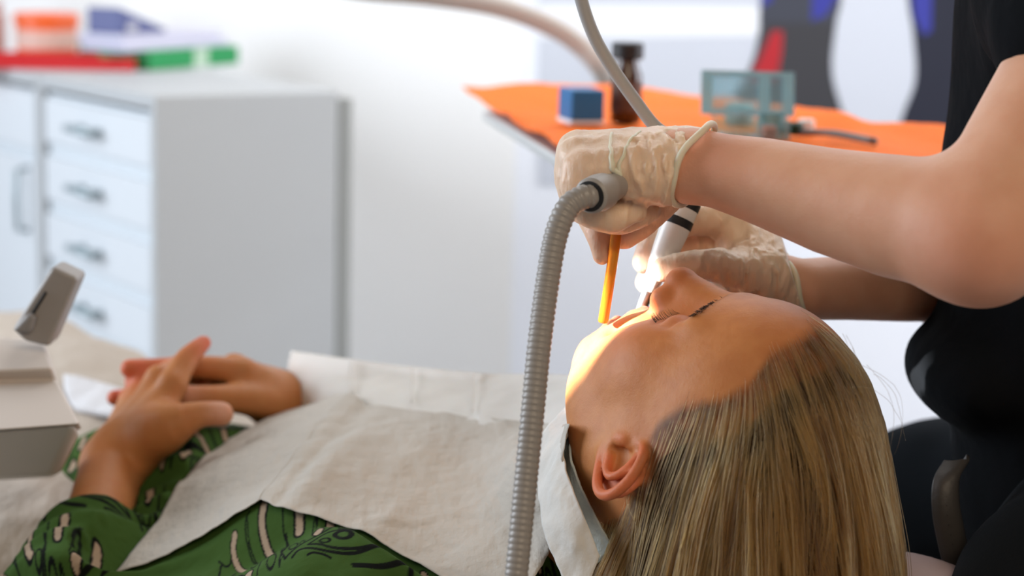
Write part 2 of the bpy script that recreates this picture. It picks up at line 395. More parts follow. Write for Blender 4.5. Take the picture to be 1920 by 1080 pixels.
def hair_mat(name, c1, c2, rough=.35):
    m = bpy.data.materials.new(name); m.use_nodes = True; nt = m.node_tree; N = nt.nodes; L = nt.links
    N.remove(N['Principled BSDF']); h = N.new('ShaderNodeBsdfHairPrincipled'); h.parametrization = 'COLOR'
    inf = N.new('ShaderNodeAttribute'); inf.attribute_name = 'tone'; mx = N.new('ShaderNodeMix'); mx.data_type = 'RGBA'; mx.inputs['A'].default_value = (*c1, 1); mx.inputs['B'].default_value = (*c2, 1)
    L.new(inf.outputs['Fac'], mx.inputs['Factor']); L.new(mx.outputs['Result'], h.inputs['Color'])
    h.inputs['Roughness'].default_value = rough; h.inputs['Radial Roughness'].default_value = .45
    L.new(h.outputs[0], N['Material Output'].inputs['Surface']); return m
HL_PHI = np.radians([-180, -90, -45, -12, 2, 13, 21, 34, 49, 58, 67, 90])
HL_F = np.array([-.05, -.05, -.05, -.045, -.030, .000, .016, .026, .028, .036, .056, .073])
def hairline(L):
    phi = np.arctan2(L[:, 0], np.abs(L[:, 2])); return np.interp(phi, HL_PHI, HL_F)
SKULL = Field((-.18, -.17, -.13), (.17, .12, .13), .003)
SKULL.D[:] = .2
SKULL.ell((.032, -.012, 0), (.098, .098, .0765), 0); SKULL.ell((.052, .026, 0), (.068, .0685, .064), .024)
SKULL.ell((-.03, .03, 0), (.068, .058, .055), .03); SKULL.cone((-.02, -.032, 0), (-.125, -.050, 0), .054, .046, .03)
GL = HM.T @ np.array([0, 0, -1.0])                                         # gravity in head space
def grow(n, seed, off_lo, off_hi, steps, ds, line_shift=0.0):
    rg = np.random.default_rng(seed); P = rg.normal(size=(n * 5, 3)); P /= np.linalg.norm(P, axis=1)[:, None]; P = P * .12 + np.array([.03, -.012, 0])
    for _ in range(14): P = P - SKULL.normal(P) * SKULL.sample(P)[:, None] * .9
    jit = rg.normal(size=len(P)) * .003
    hb = hairline(P) - P[:, 1]; ok = (hb > jit) & (P[:, 0] > -.062) & ((rg.random(len(P)) < .45) | (hb < .03)); P = P[ok][:n]; n = len(P)
    off = off_lo + (off_hi - off_lo) * rg.random(n) ** 1.3
    depth = np.clip((hairline(P) - P[:, 1]) / .05, 0, 1); off = off * (.18 + .82 * depth)
    root = P.copy(); path = [P]; nr = SKULL.normal(P); d = np.tile(GL, (n, 1)) + nr * .15 + np.stack([np.interp(root[:, 0], [0, .05, .085, .11], [-.3, -.2, .1, .35]), np.full(n, -.3), np.zeros(n)], 1); d -= nr * np.minimum((d * nr).sum(1), 0)[:, None]; d /= np.linalg.norm(d, axis=1)[:, None]
    ph = rg.random((n, 3)) * 3; out = np.ones(n)
    for k in range(steps):
        nr = SKULL.normal(P); s = SKULL.sample(P)
        wob = np.stack([noise3(root * 38 + P * 14 + 3), noise3(root * 38 + P * 14 + 11), noise3(root * 38 + P * 14 + 19)], 1) * .22 + np.stack([noise3(ph + k * .13 + a * 7) for a in range(3)], 1) * .10
        sweep = np.stack([np.interp(root[:, 0], [0, .05, .085, .11], [-.62, -.42, .05, .32]), np.full(n, -.1), np.zeros(n)], 1) * math.exp(-k * ds / .13)
        t = GL + wob + sweep + np.array([-.22, 0, 0]) * (k / steps); near = s < off + .003
        t = t - np.where(near, np.minimum((t * nr).sum(1), 0), 0)[:, None] * nr
        d = .62 * d + .38 * t / (np.linalg.norm(t, axis=1)[:, None] + 1e-6); d /= np.linalg.norm(d, axis=1)[:, None]
        P = P + d * ds; s = SKULL.sample(P); want = off * min(1, .15 + k * ds / .03)
        P = P + nr * np.maximum(want - s, 0)[:, None]; path.append(P)
    return np.stack(path, 1), root
M_HAIR = hair_mat('ash_brown_hair', (.022, .008, .002), (.34, .165, .042), .5)
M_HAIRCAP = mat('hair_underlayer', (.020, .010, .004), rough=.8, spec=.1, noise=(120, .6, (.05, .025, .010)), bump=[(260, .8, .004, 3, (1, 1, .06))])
def build_hair(parent):
    guide, groot = grow(300, 5, .004, .013, 40, .0066)
    S, root = grow(9000, 6, .0025, .012, 40, .0066)
    near = np.array([np.argmin(((groot - r) ** 2).sum(1)) for r in root])
    w = np.linspace(0, 1, S.shape[1])[None, :, None]; rg = np.random.default_rng(3); cl = (.40 + .52 * rg.random(len(S)))[:, None, None]
    G = guide[near]; S = S + (G - S) * np.clip(w * 2.2, 0, 1) * cl * (np.linalg.norm(G - S, axis=2, keepdims=True) < .03)
    W = h2w(S); keep = []
    for p in W:
        below = np.argmax(p[:, 2] < .80) if (p[:, 2] < .80).any() else len(p); keep.append(p[:max(below, 4)])
    # cap that fills the volume between the strands
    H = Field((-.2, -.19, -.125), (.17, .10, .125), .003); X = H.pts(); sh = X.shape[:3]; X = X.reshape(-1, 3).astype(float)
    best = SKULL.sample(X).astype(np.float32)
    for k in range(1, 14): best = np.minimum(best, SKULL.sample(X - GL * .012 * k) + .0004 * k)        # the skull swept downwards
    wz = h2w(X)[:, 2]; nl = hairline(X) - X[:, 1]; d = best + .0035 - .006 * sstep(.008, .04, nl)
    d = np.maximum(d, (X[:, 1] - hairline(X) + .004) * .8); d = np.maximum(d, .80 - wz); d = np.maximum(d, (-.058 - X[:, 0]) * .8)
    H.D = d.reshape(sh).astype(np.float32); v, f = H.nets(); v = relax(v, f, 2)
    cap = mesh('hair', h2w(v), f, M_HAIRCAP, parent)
    tone = np.clip(.62 * rg.random(len(guide))[near] + .38 * rg.random(len(S)), 0, 1)
    o = hair_object('hair_strands', keep, RNG.uniform(.00016, .00028, len(keep)), M_HAIR, cap, tone=tone)
    tag(o, kind='stuff')
    # a few loose flyaway hairs at the back of the crown
    fly = []
    rg = np.random.default_rng(8)
    for a in range(34):
        p0 = V(1600 + rg.uniform(-45, 40), 660 + rg.uniform(-40, 190), 1.22); d = np.array([rg.uniform(.3, .9), rg.uniform(-.2, .4), rg.uniform(-.9, .1)])
        q = [p0]; 
        for k in range(14):
            d = d / np.linalg.norm(d); d = d + np.array([-.03, 0, -.14]) + rg.normal(size=3) * .08; q.append(q[-1] + d / np.linalg.norm(d) * .0042)
        fly.append(np.array(q))
    tag(hair_object('flyaway_hairs', fly, [.00010] * len(fly), M_HAIR, cap), kind='stuff')
    return cap
def head_surface(P):
    for _ in range(10): P = P - HEAD.normal(P) * HEAD.sample(P)[:, None] * .8
    return P
M_LASH = mat('lash_hair', (.035, .018, .010), rough=.6)
def build_brows(parent):
    rg = np.random.default_rng(4)
    for s in (1, -1):
        n = 150; t = rg.random(n); l = s * (.010 + .038 * t); u = .0385 + .0035 * np.sin(t * 2.6) + rg.normal(size=n) * .0022 * (1 - .4 * t)
        P = head_surface(np.stack([u, np.full(n, .085), l], 1)); N = HEAD.normal(P); paths = []
        for p, nn in zip(P, N):
            d = np.array([.35, 0, s * .9]) + rg.normal(size=3) * .15; d = d - nn * (d @ nn) + nn * .35; d /= np.linalg.norm(d)
            paths.append(h2w(np.array([p - nn * .0003, p + d * .003, p + d * .006 - nn * .0006])))
        tag(hair_object('eyebrow', paths, [.00014] * n, M_LASH, parent, .3))
        n = 34; t = np.linspace(0, 1, n); l = s * (.0205 + .024 * t); u = .0065 - .0045 * np.sin(t * math.pi)
        P = head_surface(np.stack([u, np.full(n, .090), l], 1)); N = HEAD.normal(P); paths = []
        for p, nn in zip(P, N):
            d = nn * .75 + np.array([-.75, 0, s * .25]) + rg.normal(size=3) * .12; d /= np.linalg.norm(d)
            paths.append(h2w(np.array([p - nn * .0003, p + d * .0035, p + d * .0065 + np.array([.0008, .001, 0])])))
        tag(hair_object('eyelashes', paths, [.00010] * n, M_LASH, parent, .25))
# ------------------------------------------------------------------ patient: body, shirt, bib
A_ = np.array([-.7071, .7071, 0]); L_ = np.array([-.7071, -.7071, 0]); Z_ = np.array([0, 0, 1.0])   # towards the feet, towards her left, up
def B(s, l, z): return np.array([HO[0], HO[1], 0]) + A_ * s + L_ * l + Z_ * z
patient = empty('person', B(.3, 0, .70))
tag(patient, 'reclined patient in a green leaf-print shirt with long brown hair, eyes closed', 'person')

def finger(F, pts, rad, k=.006): F.chain([np.asarray(p) for p in pts], rad, k); return F
def densify(p, r, n=3):
    q = catmull(np.hstack([np.asarray(p), np.asarray(r)[:, None]]), n); return q[:, :3], q[:, 3]
def hands_field():
    lo = np.array([-.44, 1.38, .74]); hi = np.array([-.02, 2.02, .99]); F = Field(lo, hi, .0022)
    # left hand: the near one, lying over the other
    eL = V(140, 1120, 1.47); wL = V(212, 872, 1.66)
    F.cone(eL, wL, .027, .027, .02); F.cone(wL, V(232, 842, 1.67), .0265, .027, .01)
    kn = [V(322, 722, 1.695), V(298, 712, 1.725), V(270, 722, 1.755), V(247, 748, 1.775)]
    base = [V(250, 845, 1.665), V(236, 842, 1.675), V(222, 842, 1.69), V(212, 848, 1.70)]
    for b, c, r0, r1 in zip(base, kn, (.020, .020, .019, .017), (.0125, .0125, .0120, .0110)): F.cone(b, c, r0, r1, .014)
    P, r = densify([kn[0], V(346, 680, 1.715), V(365, 658, 1.725), V(382, 643, 1.735)], [.0120, .0110, .0088, .0068]); finger(F, P, r)
    P, r = densify([kn[1], V(340, 690, 1.765), V(372, 706, 1.785), V(378, 724, 1.785)], [.0115, .0105, .0085, .007]); finger(F, P, r)
    P, r = densify([kn[2], V(300, 695, 1.80), V(340, 705, 1.82)], [.0110, .0100, .008]); finger(F, P, r)
    P, r = densify([kn[3], V(262, 728, 1.81), V(300, 735, 1.83)], [.010, .009, .007]); finger(F, P, r)
    P, r = densify([V(262, 838, 1.655), V(318, 800, 1.645), V(372, 778, 1.65), V(415, 776, 1.655)], [.018, .0165, .0115, .0105]); finger(F, P, r, .014)
    F.ell(V(300, 800, 1.66), (.022, .022, .018), .02)
    # right hand: behind, its fingers passing through
    eR = B(.50, -.25, .80); wR = V(592, 775, 1.86); F.cone(eR, wR, .042, .031, .02)
    kr = [V(455, 698, 1.775), V(440, 690, 1.80), V(425, 696, 1.825)]
    for b, c in zip([V(560, 764, 1.83), V(560, 757, 1.85), V(555, 754, 1.87)], kr): F.cone(b, c, .0215, .0130, .012)
    P, r = densify([kr[0], V(392, 690, 1.765), V(318, 690, 1.765), V(243, 691, 1.755)], [.0125, .0112, .0095, .0085]); finger(F, P, r)
    P, r = densify([kr[1], V(380, 712, 1.80), V(300, 722, 1.80), V(250, 712, 1.80)], [.012, .0108, .009, .008]); finger(F, P, r)
    P, r = densify([kr[2], V(360, 730, 1.825), V(280, 742, 1.82), V(215, 746, 1.80)], [.012, .0105, .0088, .0075]); finger(F, P, r)
    P, r = densify([V(525, 762, 1.80), V(462, 748, 1.76), V(400, 746, 1.735), V(352, 742, 1.73)], [.020, .0150, .0115, .0095]); finger(F, P, r, .012)
    F.ell(V(515, 752, 1.82), (.030, .028, .023), .02)
    return F
def build_patient():
    vs, fs, cs = [], [], []; n = 0
    v, f = HEAD.nets(); v = relax(v, f, 1, .4); vs.append(h2w(v)); fs.append(f); cs.append(head_tint(v)); n += len(v)
    HF_ = hands_field(); v, f = HF_.nets(); v = relax(v, f, 1, .4)
    c = np.tile(np.array([.42, .17, .055]), (len(v), 1)); px = proj(v)
    def spot(p, rad, col, w):
        k = w * np.exp(-((v - p) ** 2).sum(1) / rad ** 2)[:, None]; c[:] = c * (1 - k) + np.array(col) * k
    for p in (V(243, 691, 1.755), V(215, 746, 1.80), V(250, 712, 1.80), V(382, 643, 1.735)): spot(p, .022, (.62, .10, .06), .75)
    for p in (V(300, 690, 1.765), V(365, 720, 1.785)): spot(p, .025, (.58, .12, .07), .55)
    for p in (V(415, 772, 1.648), V(352, 740, 1.725)): spot(p, .012, (.66, .36, .27), .8)
    vs.append(v); fs.append(f + n); cs.append(c); n += len(v)
    T = Field(B(.35, 0, .8) - .62, B(.35, 0, .8) + .62, .012)                # trunk under the clothes
    T.chain([B(.10, -.02, .855), B(.16, 0, .82), B(.32, 0, .79), B(.5, 0, .75), B(.62, 0, .735)], [.036, .050, .062, .060, .060], .02)
    for s in (1, -1): T.chain([B(.17, s * .02, .83), B(.19, s * .15, .80), B(.44, s * .25, .752)], [.045, .030, .018], .02)
    v, f = T.nets(); vs.append(v); fs.append(f + n); cs.append(np.tile(np.array([.50, .24, .13]), (len(v), 1)))
    o = mesh('body', np.vstack(vs), np.vstack(fs), M_SKIN, patient); color_attr(o.data, 'tint', np.vstack(cs)); return o
body = build_patient()
build_hair(patient); build_brows(patient)

# ---- the leaf print, drawn as strokes in the cloth's own plane
_ST = [  # (points, half width black, half width tan)
 ([(665,160),(640,230),(650,300),(690,380),(712,402)], 21, 11), ([(905,185),(890,312)], 27, 14), ([(1108,235),(1095,305)], 22, 12), ([(1036,392),(1022,415)], 24, 14),
 ([(445,250),(435,330),(470,400),(545,470)], 15, 9), ([(405,540),(375,580)], 22, 13), ([(495,600),(485,640)], 26, 15), ([(578,585),(570,640)], 22, 14),
 ([(10,480),(60,600)], 16, 9), ([(262,548),(200,612)], 14, 7),
 ([(560,170),(530,200),(525,270),(560,370),(640,460),(650,520),(640,640)], 4, 0), ([(540,200),(545,300),(590,390),(650,480)], 3.5, 0), ([(790,200),(785,290),(815,370),(820,450),(795,520),(790,640)], 5, 0),
 ([(800,300),(810,420),(790,500),(825,600)], 6, 0), ([(825,600),(880,540),(940,490),(1080,420),(1190,350),(1210,290)], 5.5, 0), ([(985,400),(990,300),(1010,220)], 4, 0), ([(1010,340),(1015,260),(1030,225)], 5, 0),
 ([(1260,340),(1170,405),(1200,425),(1420,405)], 4.5, 0), ([(970,525),(1080,450),(1200,440),(1300,455),(1420,430)], 5, 0), ([(970,525),(1040,535),(1130,555),(1260,550),(1380,520),(1500,455)], 6, 0),
 ([(870,605),(930,555),(1100,575),(1250,570),(1400,520),(1530,465)], 6, 0), ([(1430,410),(1425,500)], 6, 0), ([(1600,520),(1550,640)], 11, 0), ([(1660,540),(1620,640)], 4, 0), ([(1240,620),(1400,600),(1560,545)], 8, 0),
 ([(970,600),(1000,588),(1060,592),(1110,605)], 5, 0), ([(330,510),(300,520),(240,480),(205,420)], 5, 0), ([(170,430),(185,500),(240,545),(300,545),(400,490),(560,480)], 7, 0),
 ([(330,345),(380,385),(415,365),(415,280)], 5, 0), ([(350,380),(330,500)], 6, 0), ([(450,440),(400,490)], 5, 0), ([(110,460),(175,560)], 4, 0), ([(270,620),(340,520),(440,500),(520,480)], 6, 0), ([(430,640),(440,570),(500,545),(550,590)], 6, 0)]
_RG = [(605, 507, 25, 32, 6), (680, 482, 18, 25, 5), (775, 420, 22, 32, 5), (868, 478, 28, 45, 6), (927, 470, 15, 28, 4.5), (1078, 510, 32, 16, 5), (1195, 478, 52, 26, 9), (730, 560, 30, 72, 5)]
def leaf_print(q, base, dark, tan, period=(1640., 560.), off=(0., 100.)):
    """q: (n,2) print coordinates; returns colours"""
    n = len(q); row = np.floor((q[:, 1] - off[1]) / period[1]); x = np.mod(q[:, 0] + row * 610, period[0]); y = np.mod(q[:, 1] - off[1], period[1]) + off[1]
    flip = (np.mod(row, 2) == 1); x = np.where(flip, period[0] - x, x)
    blk = np.zeros(n); tn = np.zeros(n); P = np.stack([x, y], 1)
    for pts, hb, ht in _ST:
        hb, ht = (hb * 1.55, ht * 1.75) if ht else (hb * 1.3, 0)
        c = catmull(pts, 5) if len(pts) > 2 else np.array(pts, float)
        for sx in (0, -period[0], period[0]):
            for sy in (0, period[1]):
                cc = c + np.array([sx, sy]) ; m = ((P > cc.min(0) - hb - 4) & (P < cc.max(0) + hb + 4)).all(1)
                if not m.any(): continue
                Q = P[m]; d = np.full(len(Q), 1e9)
                for a, b in zip(cc[:-1], cc[1:]):
                    ab = b - a; t = np.clip(((Q - a) @ ab) / (ab @ ab + 1e-9), 0, 1); d = np.minimum(d, np.hypot(*(Q - a - t[:, None] * ab).T))
                blk[m] = np.maximum(blk[m], sstep(hb + 1.6, hb - 1.6, d))
                if ht: tn[m] = np.maximum(tn[m], sstep(ht + 1.6, ht - 1.6, d))
    for cx, cy, rx, ry, w in _RG:
        for sx in (0, -period[0]):
            for sy in (0, period[1]):
                e = np.hypot((x - cx - sx) / rx, (y - cy - sy) / ry); d = np.abs(e - 1) * min(rx, ry); blk = np.maximum(blk, sstep(w + 1.5, w - 1.5, d))
    c = np.tile(np.array(base), (n, 1)); c = c * (1 - blk[:, None]) + np.array(dark) * blk[:, None]; return c * (1 - tn[:, None]) + np.array(tan) * tn[:, None]
P0 = V(560, 1010, 1.39); TX = -A_; TY = L_ * .975 - Z_ * .22
_J = np.stack([(proj(P0 + TX * .01) - proj(P0)) / .01, (proj(P0 + TY * .01) - proj(P0)) / .01], 1)
def print_coords(p):
    d = p - P0; ab = np.stack([d @ TX, d @ TY], 1); q = ab @ _J.T + np.array([560., 1010.]); return (q - np.array([300., 900.])) / .2917
M_SHIRT = mat('leaf_print_cotton', attr='tint', rough=.9, spec=.1, bump=[(700, .25, .0006, 3), (28, .5, .008, 3)])
def subdivide(o, lv):
    m = o.modifiers.new('sub', 'SUBSURF'); m.levels = lv; m.render_levels = lv
    dg = bpy.context.evaluated_depsgraph_get(); me = bpy.data.meshes.new_from_object(o.evaluated_get(dg)); o.modifiers.clear(); old = o.data; o.data = me; bpy.data.meshes.remove(old)
def coords(o):
    a = np.empty(len(o.data.vertices) * 3, np.float32); o.data.vertices.foreach_get('co', a); return a.reshape(-1, 3).astype(float)
# ---- the paper bib
M_BIB = mat('bib_paper', (.48, .44, .385), rough=.75, spec=.25, sss=.0, bump=[(70, .6, .0035, 6, (1, 1, 2.2)), (420, .3, .0008, 4), (34, .35, .006, 4, (2.5, .5, 1), (0, 0, .8))])
def on_skin(px, py, Y, off=.006):
    """the same line of sight, moved forward where the head or neck would poke through"""
    d = ray(px, py); d = d / d[1]; y = 1.10
    while y < Y:
        s = float(HEAD.sample(w2h(CAM + d * y)[None])[0])
        if s < off: return CAM + d * y
        y += max(s * .5, .001)
    return CAM + d * Y
def net_skin(rows, off=.006): return np.array([[on_skin(*c, off) for c in r] for r in rows])
def net(rows): return np.array([[V(*c) for c in r] for r in rows])
BIB = [
 [(215,1075,1.46),(288,985,1.52),(338,905,1.60),(400,846,1.68),(480,797,1.745),(570,760,1.80)],
 [(330,1030,1.455),(385,955,1.50),(432,880,1.565),(490,826,1.63),(550,780,1.69),(610,749,1.745)],
 [(488,937,1.450),(520,897,1.485),(555,850,1.525),(588,808,1.575),(622,768,1.635),(652,740,1.70)],
 [(533,951,1.425),(568,905,1.46),(605,862,1.50),(642,822,1.545),(678,785,1.60),(706,757,1.66)],
 [(650,992,1.395),(690,945,1.43),(735,895,1.47),(775,850,1.51),(808,808,1.56),(835,775,1.615)],
 [(760,1044,1.36),(810,990,1.395),(855,935,1.435),(890,880,1.475),(915,830,1.525),(935,784,1.575)],
 [(850,1098,1.315),(905,1040,1.34),(950,985,1.372),(985,925,1.41),(1005,865,1.455),(1020,795,1.52)],
 [(960,1150,1.27),(1005,1085,1.29),(1035,1015,1.315),(1048,950,1.355),(1055,880,1.405),(1070,795,1.47)]]
bib = empty('paper_bib', B(.3, 0, .93))
tag(bib, 'white disposable paper bib spread over the chest of the patient', 'bib')
def wrinkle(P, amp, sc, seed):
    n = np.cross(np.gradient(P, axis=0), np.gradient(P, axis=1)); n /= np.linalg.norm(n, axis=-1, keepdims=True) + 1e-9
    w = fbm(P * np.array(sc) + seed, 4) * amp; return P + n * w[..., None]
G1 = spline_grid(net(BIB[:3]), 18, 22); G2 = spline_grid(np.vstack([net(BIB[2:5]), net_skin(BIB[5:], .012)]), 18, 22)
G1 = wrinkle(G1, .0018, (30, 30, 60), 2.0); G2 = wrinkle(G2, .0022, (30, 30, 60), 2.0)
_i = np.arange(G2.shape[0])[:, None]; _j = np.linspace(0, 1, G2.shape[1])[None]
G2[..., 2] += .0042 * np.exp(-((_i - 24 + 5 * np.sin(_j * 5)) / 5.0) ** 2) * sstep(.0, .15, _j) * sstep(.95, .55, _j) + .0026 * np.exp(-((_i - 42 - 9 * _j) / 4.0) ** 2) * sstep(.5, .1, _j) - .003 * np.exp(-((_i - 14) / 5.0) ** 2)
G2[..., 2] += .0035 * np.exp(-((_i - 92 + 16 * _j) / 3.0) ** 2) * sstep(0, .2, _j) * sstep(.9, .6, _j) + .003 * np.exp(-((_i - 104 + 10 * _j) / 2.5) ** 2) * sstep(.8, .3, _j)
G1[-1] = G2[0]
BIBG = np.vstack([G1, G2])
grid('sheet', G2, M_BIB, bib, .0004); grid('hanging_corner', G1, M_BIB, bib, .0004)
M_BIBEDGE = mat('bib_plastic_backing', (.62, .575, .525), rough=.5, spec=.4, sss=.1, noise=(8, .25, (.72, .68, .64)), bump=[(45, .3, .003, 4)])
FLAP = [
 [(570,772,1.79),(548,735,1.815),(541,705,1.83),(542,680,1.835),(547,658,1.84)],
 [(655,756,1.70),(652,725,1.735),(652,708,1.755),(655,690,1.765),(660,674,1.77)],
 [(770,776,1.635),(768,743,1.675),(768,724,1.70),(771,705,1.715),(775,688,1.72)],
 [(880,792,1.585),(878,760,1.625),(879,738,1.65),(882,717,1.665),(890,699,1.67)],
 [(905,796,1.57),(905,762,1.61),(910,742,1.635),(920,722,1.65),(940,702,1.655)],
 [(980,806,1.54),(985,770,1.58),(990,748,1.60),(1000,722,1.615),(1010,702,1.62)],
 [(1065,806,1.46),(1068,775,1.50),(1074,750,1.53),(1085,722,1.56),(1095,702,1.565)]]
G = wrinkle(spline_grid(net(FLAP), 14, 8), .0012, (28, 28, 40), 7.0)
grid('turned_up_edge', G, M_BIBEDGE, bib, .0004)
for px in (656, 664, 772, 886):                                              # pressed seams of the edge
    r = [np.interp(px, [547, 660, 775, 890, 1010], k) for k in ([762, 742, 760, 779, 793], [658, 674, 688, 699, 702], [1.78, 1.695, 1.63, 1.58, 1.54], [1.835, 1.765, 1.715, 1.665, 1.615])]
    tube('seam', [V(px, r[0] + (r[1] - r[0]) * t, r[2] + (r[3] - r[2]) * t ** .6 - .003) for t in np.linspace(.08, .98, 10)], .0005, M_BIBEDGE, bib, 6)

def build_shirt():
    F = Field(B(.36, 0, .84) - np.array([.52, .42, .17]), B(.36, 0, .84) + np.array([.45, .52, .15]), .005)
    ch = [(B(.13, 0, .825), .056), (B(.20, 0, .805), .082), (B(.32, 0, .80), .094), (B(.44, 0, .775), .092), (B(.55, 0, .765), .092), (B(.68, 0, .745), .10)]
    for (a, ra), (b, rb) in zip(ch[:-1], ch[1:]):
        for l in (-.075, 0, .075):
            F.cone(a + L_ * l - Z_ * (.04 * sstep(.38, .52, (a - B(0, 0, 0)) @ A_) if l > 0 else 0), b + L_ * l - Z_ * (.04 * sstep(.38, .52, (b - B(0, 0, 0)) @ A_) if l > 0 else 0), ra * (.93 if l else 1), rb * (.88 if l else 1), .03)
    F.cone(B(.20, .12, .800), B(.40, .16, .765), .064, .058, .03)
    for s in (1, -1):
        F.cone(B(.16, s * .05, .83), B(.185, s * .17, .815), .062, .058, .05)
        F.chain([B(.185, s * .17, .805), B(.33, s * .225, .770), B(.45, s * .255, .755)], [.056, .048, .046], .03)
    eL = V(140, 1120, 1.47); wL = V(212, 872, 1.66); F.chain([eL, eL + (wL - eL) * .14, eL + (wL - eL) * .31], [.054, .050, .044], .02)
    F.cone(B(.50, -.25, .80), V(660, 800, 1.93), .05, .045, .02)
    # folds
    X = F.pts(); sh = X.shape[:3]; X = X.reshape(-1, 3).astype(float); q = np.stack([X @ A_ * 16, X @ L_ * 9, X[:, 2] * 12], 1)
    near = np.abs(F.D.ravel()) < .03; w = np.zeros(len(X)); w[near] = fbm(q[near], 3) * .0045
    sl = sstep(.24, .10, np.linalg.norm(X - V(160, 1010, 1.58), axis=1)); m = near & (sl > 0)
    ax = V(190, 990, 1.60) - eL; ax /= np.linalg.norm(ax)
    w[m] += sl[m] * .004 * np.sin((X[m] - eL) @ ax * 170 + 3 * fbm(X[m] * 16, 2))
    F.D = F.D - w.reshape(sh).astype(np.float32)
    v, f = F.nets(); v = relax(v, f, 1, .5)
    from mathutils.kdtree import KDTree
    kd = KDTree(BIBG.shape[0] * BIBG.shape[1]); bp = BIBG.reshape(-1, 3)
    for i, p in enumerate(bp): kd.insert((p[0], p[1], 0), i)
    kd.balance()
    for i in range(len(v)):
        _, j, dd = kd.find((v[i, 0], v[i, 1], 0))
        if dd < .03:
            lim = bp[j, 2] - .005 + max(0, dd - .006) * .9
            if v[i, 2] > lim: v[i, 2] = lim
    # keep what can be seen from above, drop the underside
    fc = v[f].mean(1); keep = fc[:, 2] > .745; f = f[keep]; u, inv = np.unique(f, return_inverse=True); v = v[u]; f = inv.reshape(f.shape)
    o = mesh('shirt', v, f, M_SHIRT, patient); subdivide(o, 2); p = coords(o)
    c = leaf_print(print_coords(p), (.042, .088, .018), (.004, .005, .004), (.34, .255, .18)); color_attr(o.data, 'tint', c); return o
shirt = build_shirt()

# ---- tissue tucked round the neck
M_TISSUE = mat('neck_tissue', (.62, .60, .56), rough=.8, bump=[(60, .5, .004, 5)])
M_TISSUE2 = mat('neck_towel_lining', (.55, .62, .62), rough=.85, noise=(60, .5, (.42, .52, .54)), bump=[(300, .5, .002, 4)])
tissue = empty('neck_tissue', B(.12, .02, .88)); tag(tissue, 'folded white tissue collar with pale green lining tucked round the neck', 'tissue')
TIS = [
 [(1072,755,1.400),(1028,800,1.400),(995,850,1.400)],
 [(1062,802,1.350),(1034,838,1.352),(1003,885,1.355)],
 [(1055,850,1.318),(1036,882,1.318),(1008,932,1.320)],
 [(1068,906,1.292),(1048,942,1.290),(1020,995,1.292)],
 [(1096,968,1.274),(1073,1008,1.270),(1045,1065,1.270)],
 [(1124,1042,1.262),(1104,1092,1.256),(1080,1150,1.250)]]
G = wrinkle(spline_grid(net(TIS), 12, 12), .0022, (45, 45, 45), 4.0)
grid('outer_fold', G, M_TISSUE, tissue, .0012)
TIN = [
 [(1080,775,1.400),(1070,785,1.405),(1060,795,1.410)],
 [(1072,812,1.350),(1063,824,1.355),(1052,834,1.360)],
 [(1070,855,1.322),(1061,868,1.335),(1050,880,1.345)],
 [(1086,908,1.305),(1074,922,1.312),(1061,934,1.320)],
 [(1114,966,1.292),(1100,982,1.296),(1086,996,1.300)],
 [(1148,1025,1.284),(1128,1050,1.290),(1108,1065,1.295)]]
G = wrinkle(spline_grid(net(TIN), 12, 10), .001, (60, 60, 60), 9.0)
grid('lining', G, M_TISSUE2, tissue, .0015)
# ------------------------------------------------------------------ dentist
dentist = empty('person', V(2000, 1060, 1.5))
tag(dentist, 'dentist in black short-sleeved shirt and latex gloves leaning over the patient', 'person')
M_SKIN2 = mat('dentist_skin', attr='tint', rough=.5, spec=.4, sss=.25, sss_scale=.005, noise=(45, .35, (.60, .26, .15)), bump=[(700, .25, .0006, 4), (140, .25, .0012, 5)])
M_GLOVE = mat('latex_glove', attr='tint', rough=.42, spec=.5, sss=.35, sss_scale=.008, sss_r=(1, .6, .4), noise=(26, .4, (.74, .48, .32)), bump=[(55, .7, .003, 6, (2.2, 1, .7)), (220, .45, .001, 4)])
M_CUFF = mat('latex_cuff', (.74, .68, .52), rough=.45, sss=.3, sss_scale=.006)
M_BLACK = mat('black_cotton', (.0065, .0075, .009), rough=.95, spec=.05, bump=[(600, .3, .0006, 3), (14, .6, .012, 3)])
wA = V(1290, 312, 1.315); elA = V(1842, 438, 1.19); shA = V(2085, 60, 1.27)
wB = V(1500, 543, 1.46); elB = V(1800, 520, 1.60); shB = V(2080, 40, 1.62)
def arm_tint(v):
    c = np.tile(np.array([.72, .395, .255]), (len(v), 1))
    def spot(p, rad, col, w):
        k = w * np.exp(-((v - p) ** 2).sum(1) / rad ** 2)[:, None]; c[:] = c * (1 - k) + np.array(col) * k
    spot(V(1810, 520, 1.15), .05, (.64, .25, .16), .6); spot(V(1330, 290, 1.29), .03, (.66, .28, .19), .55); return c
